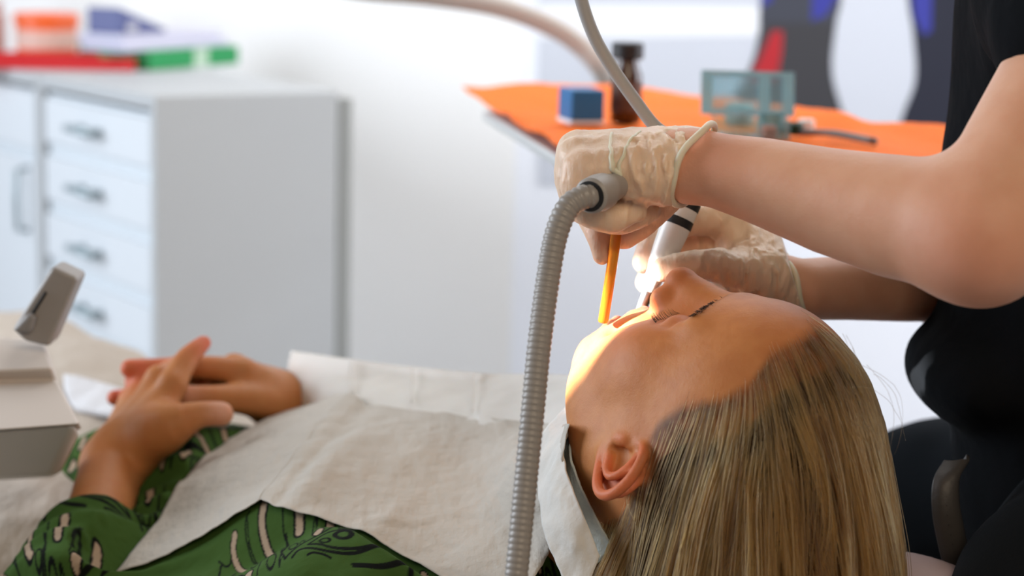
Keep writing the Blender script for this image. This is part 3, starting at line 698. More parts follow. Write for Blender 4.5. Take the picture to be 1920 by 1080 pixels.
def build_dentist():
    F = Field(np.minimum.reduce([wA, elA, shA, wB, elB, shB]) - .07, np.maximum.reduce([wA, elA, shA, wB, elB, shB]) + .07, .0032)
    side = np.array([0, 1.0, 0.1])
    F.cone(V(1180, 300, 1.325), wA, .014, .0225, .01)
    F.chain([V(1280, 308, 1.317), V(1340, 318, 1.305), V(1430, 340, 1.29), V(1560, 378, 1.26), V(1680, 406, 1.23), V(1775, 422, 1.205), elA], [.0225, .0245, .0285, .0340, .0385, .0395, .0395], .012)
    F.ell(V(1815, 470, 1.185), (.024, .026, .020), .024)                       # elbow
    F.chain([elA, V(1935, 300, 1.215), shA], [.0390, .0450, .052], .02)
    F.chain([V(1440, 520, 1.455), wB, V(1580, 540, 1.49), V(1700, 530, 1.545), elB], [.020, .0230, .0245, .031, .036], .02); F.cone(elB, shB, .038, .05, .03)
    v, f = F.nets(); v = relax(v, f, 2, .5); vs, fs, cs = [v], [f], [arm_tint(v)]; n = len(v)
    T = Field(V(2100, 400, 1.46) - np.array([.30, .32, .62]), V(2100, 400, 1.46) + np.array([.40, .36, .75]), .012)      # trunk, neck, head
    T.chain([V(2150, 1150, 1.50), V(2160, 600, 1.48), V(2150, 60, 1.45)], [.11, .10, .11], .05); T.cone(shA, shB, .05, .05, .08)
    T.cone(V(2150, 60, 1.45), V(2090, -330, 1.42), .06, .05, .03); T.ell(V(2050, -480, 1.42), (.085, .072, .115), .03); T.ell(V(1975, -430, 1.42), (.03, .045, .07), .03)
    v, f = T.nets(); vs.append(v); fs.append(f + n); cs.append(np.tile(np.array([.60, .33, .22]), (len(v), 1)))
    o = mesh('body', np.vstack(vs), np.vstack(fs), M_SKIN2, dentist); color_attr(o.data, 'tint', np.vstack(cs))
    H = Field(V(2050, -480, 1.42) - .14, V(2050, -480, 1.42) + .14, .006); H.ell(V(2085, -520, 1.42), (.09, .08, .108), 0); H.ell(V(1935, -440, 1.42), (.05, .10, .09), .02, 'sub')
    v, f = H.nets(); mesh('hair', v, f, mat('dentist_hair', (.05, .03, .02), rough=.6, bump=[(150, .8, .004, 3)]), dentist)
build_dentist()

def glove_mesh(name, F, tint_spots, cut, folds, base=(.80, .60, .43)):
    X = F.pts(); sh = X.shape[:3]; near = np.abs(F.D) < .008; Q = X[near].astype(float)
    fc, fr_, fa = folds; wz = np.exp(-((Q - fc) ** 2).sum(1) / fr_ ** 2); fq = fbm(Q * np.array(fa) + 3.7, 3); F.D[near] -= (wz * (np.maximum(0, .40 - np.abs(fq)) * .0085)).astype(np.float32)
    F.D[near] -= (fbm(Q * 45, 3) * .00060 + np.abs(fbm(Q * np.array([95, 60, 40]) + 9, 2)) * .0006).astype(np.float32)
    F.D = np.maximum(F.D, ((X - np.asarray(cut[0], np.float32)) @ np.asarray(cut[1], np.float32)))
    v, f = F.nets(); v = relax(v, f, 1, .35); c = np.tile(np.array(base), (len(v), 1))
    for p, rad, col, w in tint_spots:
        k = w * np.exp(-((v - p) ** 2).sum(1) / rad ** 2)[:, None]; c = c * (1 - k) + np.array(col) * k
    o = mesh(name, v, f, M_GLOVE, dentist); color_attr(o.data, 'tint', c); return o
def ringpath(c, ax, r1, r2, d1, n=48, wob=.0, seed=0):
    ax = np.asarray(ax, float) / np.linalg.norm(ax); e1 = np.asarray(d1, float); e1 = e1 - ax * (ax @ e1); e1 /= np.linalg.norm(e1); e2 = np.cross(ax, e1)
    a = np.linspace(0, 2 * np.pi, n, endpoint=False); rg = np.random.default_rng(seed); ph = rg.random(3) * 6
    w = wob * (np.sin(2 * a + ph[0]) + .6 * np.sin(3 * a + ph[1]) + .4 * np.sin(5 * a + ph[2]))
    return c + np.cos(a)[:, None] * e1 * r1 + np.sin(a)[:, None] * e2 * r2 + w[:, None] * ax
def closed_tube(name, path, r, m, parent, seg=12):
    p = np.vstack([path, path[:1]]); n = len(path); T = np.roll(path, -1, 0) - np.roll(path, 1, 0); T /= np.linalg.norm(T, axis=1)[:, None]
    c = path.mean(0); N = path - c; N -= T * (N * T).sum(1)[:, None]; N /= np.linalg.norm(N, axis=1)[:, None]; Bn = np.cross(T, N)
    a = np.linspace(0, 2 * np.pi, seg, endpoint=False); r = np.broadcast_to(np.asarray(r, float), (n,))
    v = (path[:, None] + r[:, None, None] * (np.cos(a)[None, :, None] * N[:, None] + np.sin(a)[None, :, None] * Bn[:, None])).reshape(-1, 3)
    f = []
    for i in range(n):
        for j in range(seg): f.append((i * seg + j, i * seg + (j + 1) % seg, ((i + 1) % n) * seg + (j + 1) % seg, ((i + 1) % n) * seg + j))
    return mesh(name, v, f, m, parent)

# left glove: a fist round the suction handle
CC1 = V(1302, 308, 1.313); CN1 = np.array([1, -.50, -.36]); CN1 /= np.linalg.norm(CN1); CC2 = V(1494, 540, 1.462); CN2 = np.array([1, -.10, .34]); CN2 /= np.linalg.norm(CN2)
def left_glove():
    F = Field(V(1040, 500, 1.40) - np.array([.01, .16, .01]), V(1330, 215, 1.33) + np.array([.02, .09, .01]), .0014)
    kn = [V(1096, 282, 1.365), V(1084, 284, 1.345), V(1084, 296, 1.322), V(1092, 318, 1.300)]
    bs = [V(1290, 292, 1.340), V(1296, 300, 1.326), V(1298, 312, 1.313), V(1294, 324, 1.302)]
    for b, c, r0, r1 in zip(bs, kn, (.0190, .0205, .0210, .0185), (.0135, .0140, .0138, .0125)): F.cone(b, c, r0, r1, .012)
    F.ell(V(1225, 330, 1.318), (.032, .026, .018), .012)
    P, r = densify([kn[3], V(1084, 352, 1.298), V(1098, 392, 1.300), V(1142, 410, 1.303), V(1186, 392, 1.312)], [.0125, .0112, .0100, .0094, .0088]); finger(F, P, r, .0025)
    P, r = densify([kn[2], V(1076, 345, 1.320), V(1098, 390, 1.322), V(1160, 414, 1.325), V(1212, 396, 1.33)], [.0138, .0115, .0100, .0092, .0085]); finger(F, P, r, .0025)
    P, r = densify([kn[1], V(1072, 340, 1.345), V(1092, 392, 1.342), V(1140, 408, 1.345)], [.0140, .0115, .0100, .0090]); finger(F, P, r, .0025)
    P, r = densify([kn[0], V(1084, 350, 1.368), V(1108, 408, 1.362), V(1122, 445, 1.352), V(1128, 480, 1.347)], [.0135, .0110, .0092, .0080, .0062]); finger(F, P, r, .0025)
    P, r = densify([V(1262, 335, 1.350), V(1242, 365, 1.352), V(1208, 412, 1.352), V(1174, 444, 1.352)], [.0170, .0150, .0105, .0085]); finger(F, P, r, .012)
    g = glove_mesh('glove', F, [(V(1128, 465, 1.345), .022, (.72, .40, .27), .75), (V(1172, 446, 1.35), .02, (.72, .44, .32), .6), (V(1090, 300, 1.30), .03, (.72, .52, .41), .5)], (CC1, CN1), (V(1245, 320, 1.29), .045, (120, 50, 26)))
    tag(g, 'glove on the hand gripping the suction hose')
    ax = wA - V(1180, 300, 1.325)
    closed_tube('rolled_cuff', ringpath(CC1, CN1, .0290, .0300, (0, 0, 1), wob=.0016, seed=3), .0024, M_CUFF, g)
    # stretched ridges on the back of the hand
    for pts in ([(1146,243,1.325),(1145,280,1.300),(1150,318,1.283),(1160,350,1.277)], [(1200,243,1.325),(1176,275,1.298),(1163,312,1.281),(1160,352,1.276),(1168,366,1.277)]):
        p = np.array([V(*q) for q in pts]); p = catmull(p, 8)
        for _ in range(14): p = p - F.normal(p) * F.sample(p)[:, None] * .8
        tube('stretch_ridge', p, np.interp(np.linspace(0, 1, len(p)), [0, .3, .8, 1], [.0009, .0012, .0024, .0016]), M_CUFF, g, 8)
    return g
left_glove()
# right glove: pinching the handpiece
def right_glove():
    F = Field(V(1165, 640, 1.50) - np.array([.01, .17, .0]), V(1540, 370, 1.50) + np.array([.01, .08, .01]), .0015)
    kn = [V(1392, 445, 1.455), V(1390, 462, 1.478), V(1392, 488, 1.498), V(1400, 515, 1.51)]
    bs = [V(1482, 522, 1.450), V(1485, 530, 1.462), V(1485, 542, 1.475), V(1482, 552, 1.482)]
    for b, c, r0, r1 in zip(bs, kn, (.0215, .0215, .021, .02), (.0145, .014, .0135, .0125)): F.cone(b, c, r0, r1, .016)
    P, r = densify([kn[0], V(1352, 415, 1.448), V(1312, 412, 1.442), V(1262, 428, 1.435), V(1222, 458, 1.428), V(1206, 492, 1.424)], [.0145, .0118, .0112, .0098, .0090, .0078]); finger(F, P, r, .0025)
    P, r = densify([kn[1], V(1335, 448, 1.468), V(1285, 452, 1.458), V(1236, 484, 1.450), V(1212, 530, 1.445)], [.0140, .0130, .0120, .0098, .0078]); finger(F, P, r, .0025)
    P, r = densify([kn[2], V(1335, 490, 1.495), V(1285, 510, 1.485), V(1260, 550, 1.475)], [.0135, .0110, .0100, .0085]); finger(F, P, r, .0025)
    P, r = densify([V(1462, 540, 1.435), V(1392, 512, 1.412), V(1330, 498, 1.400), V(1282, 500, 1.395), V(1246, 506, 1.393)], [.0200, .0150, .0112, .0106, .0090]); finger(F, P, r, .012)
    F.ell(V(1420, 520, 1.44), (.032, .03, .026), .02); F.ell(V(1440, 565, 1.46), (.035, .03, .022), .02)
    g = glove_mesh('glove', F, [(V(1300, 440, 1.43), .018, (.66, .36, .22), .6), (V(1206, 500, 1.42), .02, (.74, .42, .30), .6), (V(1290, 480, 1.43), .02, (.62, .34, .22), .6)], (CC2, CN2), (V(1400, 530, 1.42), .055, (110, 60, 26)), (.78, .61, .45))
    tag(g, 'glove on the hand guiding the white handpiece')
    closed_tube('rolled_cuff', ringpath(CC2, CN2, .0262, .0290, (0, 0, 1), wob=.0014, seed=5), .0022, M_CUFF, g)
    return g
right_glove()

def dentist_clothes():
    F = Field(V(1980, 560, 1.46) - np.array([.18, .30, .50]), V(2150, 400, 1.46) + np.array([.30, .34, .42]), .006)
    F.chain([V(2170, 1000, 1.50), V(2165, 560, 1.49), V(2145, 300, 1.475), V(2172, 60, 1.46), V(2200, -60, 1.46)], [.155, .150, .148, .142, .138], .06)
    F.ell(V(1800, 700, 1.47), (.034, .085, .034), .016); F.ell(V(1935, 620, 1.47), (.055, .10, .09), .03)            # shirt bunched at the belly
    F.chain([V(2040, 70, 1.250), V(2060, 10, 1.27), V(2080, -40, 1.30)], [.058, .062, .068], .02)
    F.cone(V(2080, -40, 1.32), V(2150, -30, 1.46), .08, .09, .06); F.cone(shB, V(2150, -30, 1.46), .08, .09, .06); F.cone(elB * .35 + shB * .65, shB, .065, .07, .03)
    F.ell(V(1930, 300, 1.195), (.062, .06, .062), .004, 'sub')
    X = F.pts(); near = np.abs(F.D) < .03; Q = X[near].astype(float)
    F.D[near] -= (fbm(Q * np.array([14, 10, 6]), 3) * .006).astype(np.float32)
    v, f = F.nets(); mesh('shirt', relax(v, f, 2), f, M_BLACK, dentist)
    P = Field(V(1900, 980, 1.45) - np.array([.22, .34, .34]), V(2050, 980, 1.5) + np.array([.30, .34, .18]), .008)
    P.chain([V(2150, 1020, 1.60), V(1900, 930, 1.72), V(1740, 960, 1.78)], [.10, .085, .075], .04)
    P.chain([V(2150, 1060, 1.42), V(2030, 1150, 1.33), V(1970, 1260, 1.28)], [.11, .09, .08], .04); P.chain([V(1740, 960, 1.78), V(1740, 1400, 1.78)], [.075, .06], .04)
    X = P.pts(); near = np.abs(P.D) < .03; P.D[near] -= (fbm(X[near].astype(float) * 12, 3) * .005).astype(np.float32)
    v, f = P.nets(); mesh('trousers', relax(v, f, 2), f, mat('navy_trousers', (.0055, .0075, .010), rough=.9, spec=.15, bump=[(300, .3, .001, 3)]), dentist)
dentist_clothes()
# ------------------------------------------------------------------ suction hose and tip
M_HOSE = mat('grey_corrugated_plastic', (.31, .285, .26), rough=.36, spec=.5, noise=(90, .2, (.26, .245, .23)))
M_CONN = mat('grey_connector_plastic', (.33, .305, .28), rough=.45)
M_DARK = mat('black_rubber', (.015, .015, .016), rough=.5)
M_AMBER = mat('amber_plastic', (.80, .30, .025), rough=.22, trans=.55, ior=1.4, sss=.2, sss_scale=.01)
suction = empty('suction_hose', V(970, 1100, 1.2)); tag(suction, 'grey ribbed suction hose with an amber tip reaching into the mouth', 'hose')
hp = catmull([np.array([-.36, .98, .30]), np.array([-.16, 1.00, .30]), np.array([-.045, 1.08, .50]), V(930, 1420, 1.145), V(952, 1200, 1.165), V(968, 1080, 1.175), V(983, 930, 1.19), V(998, 780, 1.205), (V(1012, 640, 1.22)), V(1028, 520, 1.235), V(1043, 440, 1.243), V(1064, 390, 1.248), V(1090, 371, 1.252), V(1112, 366, 1.256)], 60)
seg = np.linalg.norm(np.diff(hp, axis=0), axis=1); al = np.concatenate([[0], np.cumsum(seg)]); N_ = int(al[-1] / .00065)
t_ = np.linspace(0, al[-1], N_); hp2 = np.stack([np.interp(t_, al, hp[:, k]) for k in range(3)], 1)
ph = np.mod(t_ / .0039, 1); rr = np.interp(ph, [0, .12, .55, .67, 1], [.0068, .0073, .0073, .0068, .0068])
rr = rr * np.interp(t_, [0, al[-1] * .75, al[-1]], [1, 1.0, 1.08]); tube('hose', hp2, rr, M_HOSE, suction, 28)
cax = V(1150, 352, 1.285) - V(1104, 370, 1.252)
lathe('connector', [(0, .0092), (.0008, .0104), (.002, .0116), (.012, .0122), (.020, .0118), (.024, .0100), (.034, .0092), (.040, .0085)], V(1106, 368, 1.254), cax, M_CONN, suction, 40)
cu_ = cax / np.linalg.norm(cax)
lathe('seal_ring', [(.0004, .0088), (.0006, .0098), (.0014, .0098), (.0018, .0088)], V(1106, 368, 1.254) - cu_ * .0014, cax, M_DARK, suction, 40)
tip = catmull([V(1160, 380, 1.330), V(1156, 430, 1.337), V(1150, 480, 1.343), V(1141, 540, 1.350), V(1131, 602, 1.358)], 14)
tv = tube('suction_tip', tip, np.full(len(tip), .0037), M_AMBER, suction, 24); tag(tv, 'amber translucent suction tip')

# ------------------------------------------------------------------ handpiece
M_WHITE = mat('white_handpiece_plastic', (.80, .80, .78), rough=.28, spec=.5, coat=.2)
M_STEEL = mat('brushed_steel', (.62, .62, .62), rough=.28, metal=1.0)
hand = empty('dental_handpiece', V(1210, 560, 1.405)); tag(hand, 'white dental handpiece with black rings held over the mouth', 'handpiece')
h0 = V(1209, 562, 1.405); h1 = V(1300, 346, 1.425); hx = h1 - h0; HLn = np.linalg.norm(hx); hxn = hx / HLn
lathe('body', [(.006, .0050), (.010, .0062), (.022, .0072), (.028, .0086), (.040, .0099), (.052, .0107), (.062, .0109), (HLn, .0109)], h0, hx, M_WHITE, hand, 40)
for a, b in ((.0575, .0640), (.0715, .0775)):
    lathe('black_ring', [(a, .0106), (a + .0003, .01125), (b - .0003, .01125), (b, .0106)], h0, hx, M_DARK, hand, 40)
lathe('steel_neck', [(-.012, .0030), (-.006, .0040), (.004, .0046), (.008, .0052)], h0, hx, M_STEEL, hand, 32)
lathe('head', [(-.004, .0035), (-.003, .0046), (.006, .0046), (.008, .0036)], h0 - hxn * .014, (-.5, .1, -.8), M_STEEL, hand, 28)
M_CORD = mat('grey_cord_rubber', (.42, .42, .42), rough=.5, noise=(60, .2, (.36, .36, .36)))
cp = catmull([h1, V(1316, 300, 1.43), V(1300, 262, 1.432), V(1262, 256, 1.43), V(1228, 236, 1.425), V(1192, 190, 1.42), V(1150, 130, 1.41), V(1115, 70, 1.40), V(1090, 0, 1.39), V(1075, -80, 1.38), V(1066, -200, 1.36)], 12)
tube('cord', cp, .0046, M_CORD, hand, 20)

# ------------------------------------------------------------------ treatment chair, cover, unit at the left
M_SEAT = mat('beige_upholstery', (.58, .50, .42), rough=.6, spec=.35, noise=(6, .25, (.52, .45, .38)), bump=[(90, .3, .002, 4)])
M_HEADR = mat('mauve_headrest_vinyl', (.40, .31, .32), rough=.5, noise=(30, .3, (.33, .27, .28)), bump=[(200, .3, .001, 3)])
M_METAL = mat('painted_grey_metal', (.5, .5, .5), rough=.4, metal=.3)
chair = empty('treatment_chair', B(.55, 0, .0)); tag(chair, 'beige upholstered treatment chair the patient lies on', 'chair')
def slab(name, c, r, m, parent):
    F = Field(np.min(c, 0) - r - .03, np.max(c, 0) + r + .03, .012); c = np.asarray(c)
    X = F.pts(); O = c[0]; ax = c[1] - O; ay = c[2] - O; az = np.cross(ax, ay); az /= np.linalg.norm(az); lx, ly = np.linalg.norm(ax), np.linalg.norm(ay)
    q = np.stack([(X - O) @ (ax / lx) - lx / 2, (X - O) @ (ay / ly) - ly / 2, (X - O) @ az], -1); h = np.array([lx / 2, ly / 2, r * .45])
    d = np.abs(q) - h + r * .5; F.D = (np.linalg.norm(np.maximum(d, 0), axis=-1) + np.minimum(d.max(-1), 0) - r * .5).astype(np.float32)
    v, f = F.nets(); return mesh(name, v, f, m, parent)
slab('backrest', [B(.06, .27, .665), B(.72, .27, .60), B(.06, -.27, .665)], .09, M_SEAT, chair)
slab('leg_rest', [B(.72, .29, .60), B(1.55, .29, .56), B(.72, -.29, .60)], .09, M_SEAT, chair)
slab('headrest', [B(-.20, .15, .775), B(.10, .15, .770), B(-.20, -.13, .775)], .07, M_HEADR, chair)
HW = Field(B(-.06, -.12, .81) - .16, B(-.06, -.12, .81) + .16, .006); HW.ell(B(-.085, -.145, .815), (.10, .05, .058), 0, R=np.stack([A_, L_, Z_], 1)); _v, _f = HW.nets(); mesh('headrest_wing', _v, _f, M_HEADR, chair)
box('pedestal', B(.5, .16, .0), A_ * .35, -L_ * .32, Z_ * .56, M_METAL, chair, .02); box('base_plate', B(.3, .28, .0), A_ * .8, -L_ * .56, Z_ * .03, M_METAL, chair, .01)
M_BLANKET = mat('beige_chair_cover', (.42, .36, .30), rough=.75, spec=.25, noise=(9, .3, (.52, .46, .40)), bump=[(22, .7, .012, 4), (240, .2, .001, 3)])
BL = [
 [(-140,600,2.36),(20,576,2.32),(120,590,2.28),(210,632,2.22),(320,690,2.16),(430,740,2.10),(540,790,2.06)],
 [(-140,640,2.24),(20,622,2.20),(120,640,2.16),(210,678,2.11),(320,725,2.07),(430,772,2.03),(540,815,2.0)],
 [(-140,720,2.08),(20,715,2.05),(120,722,2.02),(210,745,1.99),(320,775,1.96),(430,808,1.94),(540,840,1.92)],
 [(-140,800,1.95),(20,800,1.93),(120,795,1.905),(210,805,1.885),(320,825,1.87),(430,850,1.86),(540,880,1.85)],
 [(-140,880,1.82),(20,880,1.80),(120,868,1.785),(210,880,1.775),(320,895,1.77),(430,915,1.77),(540,940,1.77)],
 [(-140,935,1.72),(20,925,1.70),(120,935,1.69),(210,965,1.69),(320,985,1.69),(430,1000,1.69),(540,1010,1.69)],
 [(-140,1090,1.66),(20,1090,1.645),(120,1090,1.65),(210,1090,1.66),(320,1090,1.67),(430,1090,1.67),(540,1090,1.67)],
 [(-140,1300,1.65),(20,1300,1.635),(120,1300,1.64),(210,1300,1.65),(320,1300,1.66),(430,1300,1.66),(540,1300,1.66)]]
cov = empty('leg_cover', V(150, 900, 1.8)); tag(cov, 'rumpled beige cover over the legs behind the folded hands', 'cover')
G = wrinkle(spline_grid(net(BL), 14, 12), .012, (7, 7, 9), 3.3)
grid('cover_sheet', G, M_BLANKET, cov, .004, 1)
M_LINEN = mat('white_linen', (.62, .62, .64), rough=.8, bump=[(40, .5, .005, 4)])
LN = [[(120,703,1.985),(180,712,1.965),(240,728,1.945),(310,750,1.925)], [(122,735,1.955),(180,742,1.935),(240,755,1.915),(310,772,1.895)], [(140,765,1.925),(190,770,1.905),(240,780,1.885),(310,796,1.865)]]
tow = grid('folded_cloth', wrinkle(spline_grid(net(LN), 10, 8), .003, (20, 20, 20), 1), M_LINEN, None, .008, 1); tag(tow, 'folded white cloth lying on the beige cover behind the fingers', 'cloth')

M_UNIT = mat('warm_grey_unit_plastic', (.58, .51, .45), rough=.45, spec=.45, noise=(5, .15, (.50, .47, .44)))
M_UNITD = mat('dark_grey_unit_plastic', (.30, .275, .255), rough=.45)
unit = empty('dental_unit_head', V(20, 900, 1.6)); tag(unit, 'grey moulded unit head at the left edge beside the wrist', 'dental unit')
def ext(p, d): return [np.asarray(q) for q in p] + [np.asarray(q) + np.array([0, d, 0]) for q in p]
def prism(name, front, d, m, parent, bev=.006):
    n = len(front); v = ext(front, d); f = [tuple(range(n)), tuple(range(2 * n - 1, n - 1, -1))] + [(i, i + n, (i + 1) % n + n, (i + 1) % n) for i in range(n)]
    o = mesh(name, v, f, m, parent, smooth=True); b = o.modifiers.new('bevel', 'BEVEL'); b.width = bev; b.segments = 3; b.limit_method = 'ANGLE'; b.angle_limit = math.radians(25)
    w = o.modifiers.new('wn', 'WEIGHTED_NORMAL'); return o
def shell(name, rows, m, parent, d, bev=.008):
    """front made of stacked edges (left, right), closed at the back"""
    v = []; f = []
    for a, b in rows: v += [V(*a), V(*b)]
    n = len(rows)
    for a, b in rows: k_ = np.array([0, d, -.30 * d]); v += [V(*a) + k_, V(*b) + k_ - np.array([.02, 0, 0])]
    for i in range(n - 1): f += [(2 * i, 2 * i + 2, 2 * i + 3, 2 * i + 1), (2 * n + 2 * i, 2 * n + 2 * i + 1, 2 * n + 2 * i + 3, 2 * n + 2 * i + 2)]
    for i in range(n - 1): f += [(2 * i + 1, 2 * i + 3, 2 * n + 2 * i + 3, 2 * n + 2 * i + 1), (2 * i, 2 * n + 2 * i, 2 * n + 2 * i + 2, 2 * i + 2)]
    f += [(0, 1, 2 * n + 1, 2 * n), (2 * n - 2, 4 * n - 2, 4 * n - 1, 2 * n - 1)]
    o = mesh(name, v, f, m, parent); b = o.modifiers.new('bevel', 'BEVEL'); b.width = bev; b.segments = 4; b.limit_method = 'ANGLE'; b.angle_limit = math.radians(18); o.modifiers.new('wn', 'WEIGHTED_NORMAL'); return o
shell('housing', [((-120,622,1.64),(82,640,1.64)), ((-120,700,1.575),(98,690,1.575)), ((-120,716,1.585),(106,712,1.585)), ((-120,815,1.50),(150,795,1.50))], M_UNIT, unit, .10)
shell('lower_housing', [((-120,814,1.506),(149,795,1.506)), ((-120,900,1.565),(104,890,1.565))], M_UNIT, unit, .10)
prism('handle', [V(98, 499, 1.60), V(22, 618, 1.60), V(45, 640, 1.60), V(92, 652, 1.60), V(147, 522, 1.60)], .035, M_UNITD, unit, .004)
prism('handle_slot', [V(83, 547, 1.598), V(57, 588, 1.598), V(62, 592, 1.598), V(88, 550, 1.598)], .006, M_DARK, unit, .0005)
prism('latch', [V(50, 588, 1.592), V(20, 622, 1.592), V(58, 626, 1.592), V(68, 592, 1.592)], .012, mat('latch_plastic', (.24, .225, .215), rough=.5), unit, .004)

tube('support_arm', catmull([V(-20, 860, 1.60), V(-140, 880, 1.58), V(-330, 960, 1.50), V(-420, 1300, 1.42)], 8), .022, M_UNITD, unit, 20); _b = V(-420, 1300, 1.42); tube('support_column', [_b, np.array([_b[0], _b[1], .3]), np.array([_b[0], _b[1], .03])], .035, M_UNIT, unit, 24); lathe('support_foot', [(0, .16), (.02, .16), (.035, .05)], (_b[0], _b[1], 0), (0, 0, 1), M_UNITD, unit, 32)
# stool behind the dentist's knee
M_LEATH = mat('grey_leather', (.05, .046, .043), rough=.5, bump=[(200, .4, .001, 3)])
stool = empty('stool', V(1770, 1060, 1.55)); tag(stool, 'grey leather stool with a stitched cushion edge showing beside the black shirt', 'stool')
lp = catmull([V(1772, 868, 1.40), V(1752, 905, 1.385), V(1751, 960, 1.38), V(1762, 1020, 1.385), V(1772, 1060, 1.39)], 10)
C_ = [[p, p + np.array([.006, -.004, .001]), p + np.array([.014, -.001, .003]), p + np.array([.018, .012, .004])] for p in lp]
grid('cushion', spline_grid(np.array(C_), 2, 6), M_LEATH, stool, .003, -1)
closed = catmull([q + np.array([.001, -.002, 0]) for q in lp[::8]], 6); tube('piping', closed, .0016, mat('blue_piping', (.10, .14, .19), rough=.5), stool, 8)
for p, q in zip(lp[2::3], lp[3::3]):
    o_ = np.array([.008, -.0062, .001]); tube('stitch', [p + o_, (p + q) / 2 + o_ - np.array([0, .0006, 0]), q * .8 + p * .2 + o_], .0005, M_DARK, stool, 6)
_s = V(2120, 1100, 1.52); lathe('seat', [(0, .14), (.02, .17), (.06, .17), (.08, .15)], (_s[0], _s[1], .56), (0, 0, 1), M_LEATH, stool, 32); tube('post', [(_s[0], _s[1], .05), (_s[0], _s[1], .3), (_s[0], _s[1], .56)], .025, M_METAL, stool, 16); lathe('foot', [(0, .22), (.02, .22), (.05, .04)], (_s[0], _s[1], 0), (0, 0, 1), M_METAL, stool, 32)
# ------------------------------------------------------------------ instrument tray with orange cloth
tray = empty('instrument_tray_table', VZ(1300, 300, 0)); tag(tray, 'metal instrument tray table standing behind the gloved hands', 'table')
TZ = 1.10
def tz(px, py, dz=0): return VZ(px, py, TZ) + Z_ * dz
M_TRAYM = mat('pale_metal_tray', (.62, .64, .64), rough=.4, metal=.4)
cn = [tz(905, 198), tz(1062, 292), tz(1300, 380), tz(1790, 345), tz(1800, 262), tz(1340, 196)]
def plate(name, top, th, m, parent, bev=.004):
    n = len(top); v = [np.asarray(p) for p in top] + [np.asarray(p) - Z_ * th for p in top]
    f = [tuple(range(n)), tuple(range(2 * n - 1, n - 1, -1))] + [(i, i + n, (i + 1) % n + n, (i + 1) % n) for i in range(n)]
    o = mesh(name, v, f, m, parent); b = o.modifiers.new('bevel', 'BEVEL'); b.width = bev; b.segments = 3; b.limit_method = 'ANGLE'; o.modifiers.new('wn', 'WEIGHTED_NORMAL'); return o
plate('tray', [p - Z_ * .006 for p in cn], .012, M_TRAYM, tray)
pc = np.mean(cn, 0); tube('column', [np.array([pc[0], pc[1], z]) for z in (.03, .6, TZ - .018)], .022, M_TRAYM, tray, 20)
lathe('foot', [(0, .20), (.015, .20), (.03, .06), (.04, .03)], (pc[0], pc[1], 0), (0, 0, 1), M_TRAYM, tray, 32)
M_ORANGE = mat('orange_paper_cloth', (.90, .165, .012), rough=.7, spec=.2, sss=.1, sss_scale=.01, bump=[(30, .4, .004, 4)])
CL = [
 [tz(866,178,.012), tz(960,176,.010), tz(1060,176,.012), tz(1200,184,.012), tz(1340,200,.012), tz(1430,214,.014), tz(1520,232,.018), tz(1650,252,.014), tz(1800,262,.012)],
 [tz(888,190,.004), tz(985,205,.002), tz(1080,215,.002), tz(1210,222,.002), tz(1340,230,.002), tz(1430,240,.002), tz(1520,254,.002), tz(1650,268,.002), tz(1800,276,.002)],
 [tz(940,218,.003), tz(1010,238,.001), tz(1110,258,.001), tz(1230,270,.001), tz(1350,275,.001), tz(1440,282,.001), tz(1530,290,.001), tz(1650,296,.001), tz(1800,298,.001)],
 [tz(1055,284,.006), tz(1090,300,.003), tz(1160,325,.001), tz(1260,345,.001), tz(1370,345,.001), tz(1450,342,.001), tz(1540,338,.001), tz(1660,334,.001), tz(1800,330,.001)]]
G = wrinkle(spline_grid(np.array(CL), 8, 8), .004, (14, 14, 20), 6)
cl = grid('cloth', G, M_ORANGE, None, .0012); tag(cl, 'orange paper cloth spread over the instrument tray', 'cloth')

def on_tray(px, py): return tz(px, py, .006)
# brown bottle
M_AMBERG = mat('amber_glass', (.055, .020, .008), rough=.12, spec=.6, coat=.3)
bo = empty('bottle', on_tray(1172, 240)); tag(bo, 'brown glass bottle with black screw cap on the orange cloth', 'bottle')
b0 = on_tray(1172, 240); sc_ = b0[1] / FPX
lathe('glass', [(0, 26 * sc_), (4 * sc_, 29 * sc_), (88 * sc_, 29 * sc_), (100 * sc_, 24 * sc_), (112 * sc_, 20 * sc_), (122 * sc_, 20 * sc_)], b0, (0, 0, 1), M_AMBERG, bo, 32)
lathe('cap', [(118 * sc_, 26 * sc_), (120 * sc_, 30 * sc_), (146 * sc_, 30 * sc_), (149 * sc_, 27 * sc_)], b0, (0, 0, 1), M_DARK, bo, 32)
lathe('label', [(22 * sc_, 29.0 * sc_), (22.5 * sc_, 29.5 * sc_), (78 * sc_, 29.5 * sc_), (78.5 * sc_, 29.0 * sc_)], b0, (0, 0, 1), mat('dark_bottle_label', (.10, .05, .03), rough=.6), bo, 32)
# blue box
q0 = on_tray(1070, 246); q1 = on_tray(1132, 246); ex = (q1 - q0) * np.array([1, 1, 0]); ey = np.cross(Z_, ex / np.linalg.norm(ex)) * .05
bb = empty('small_box', q0); tag(bb, 'small blue box with a white base standing beside the brown bottle', 'box'); hh = 66 * q0[1] / FPX
box('carton', q0 + Z_ * hh * .14, ex, ey, Z_ * hh * .86, mat('blue_card', (.012, .14, .36), rough=.5), bb, .002); box('base', q0 - ex * .02, ex * 1.04, ey * 1.03, Z_ * hh * .14, mat('white_card', (.75, .75, .78), rough=.5), bb, .002)
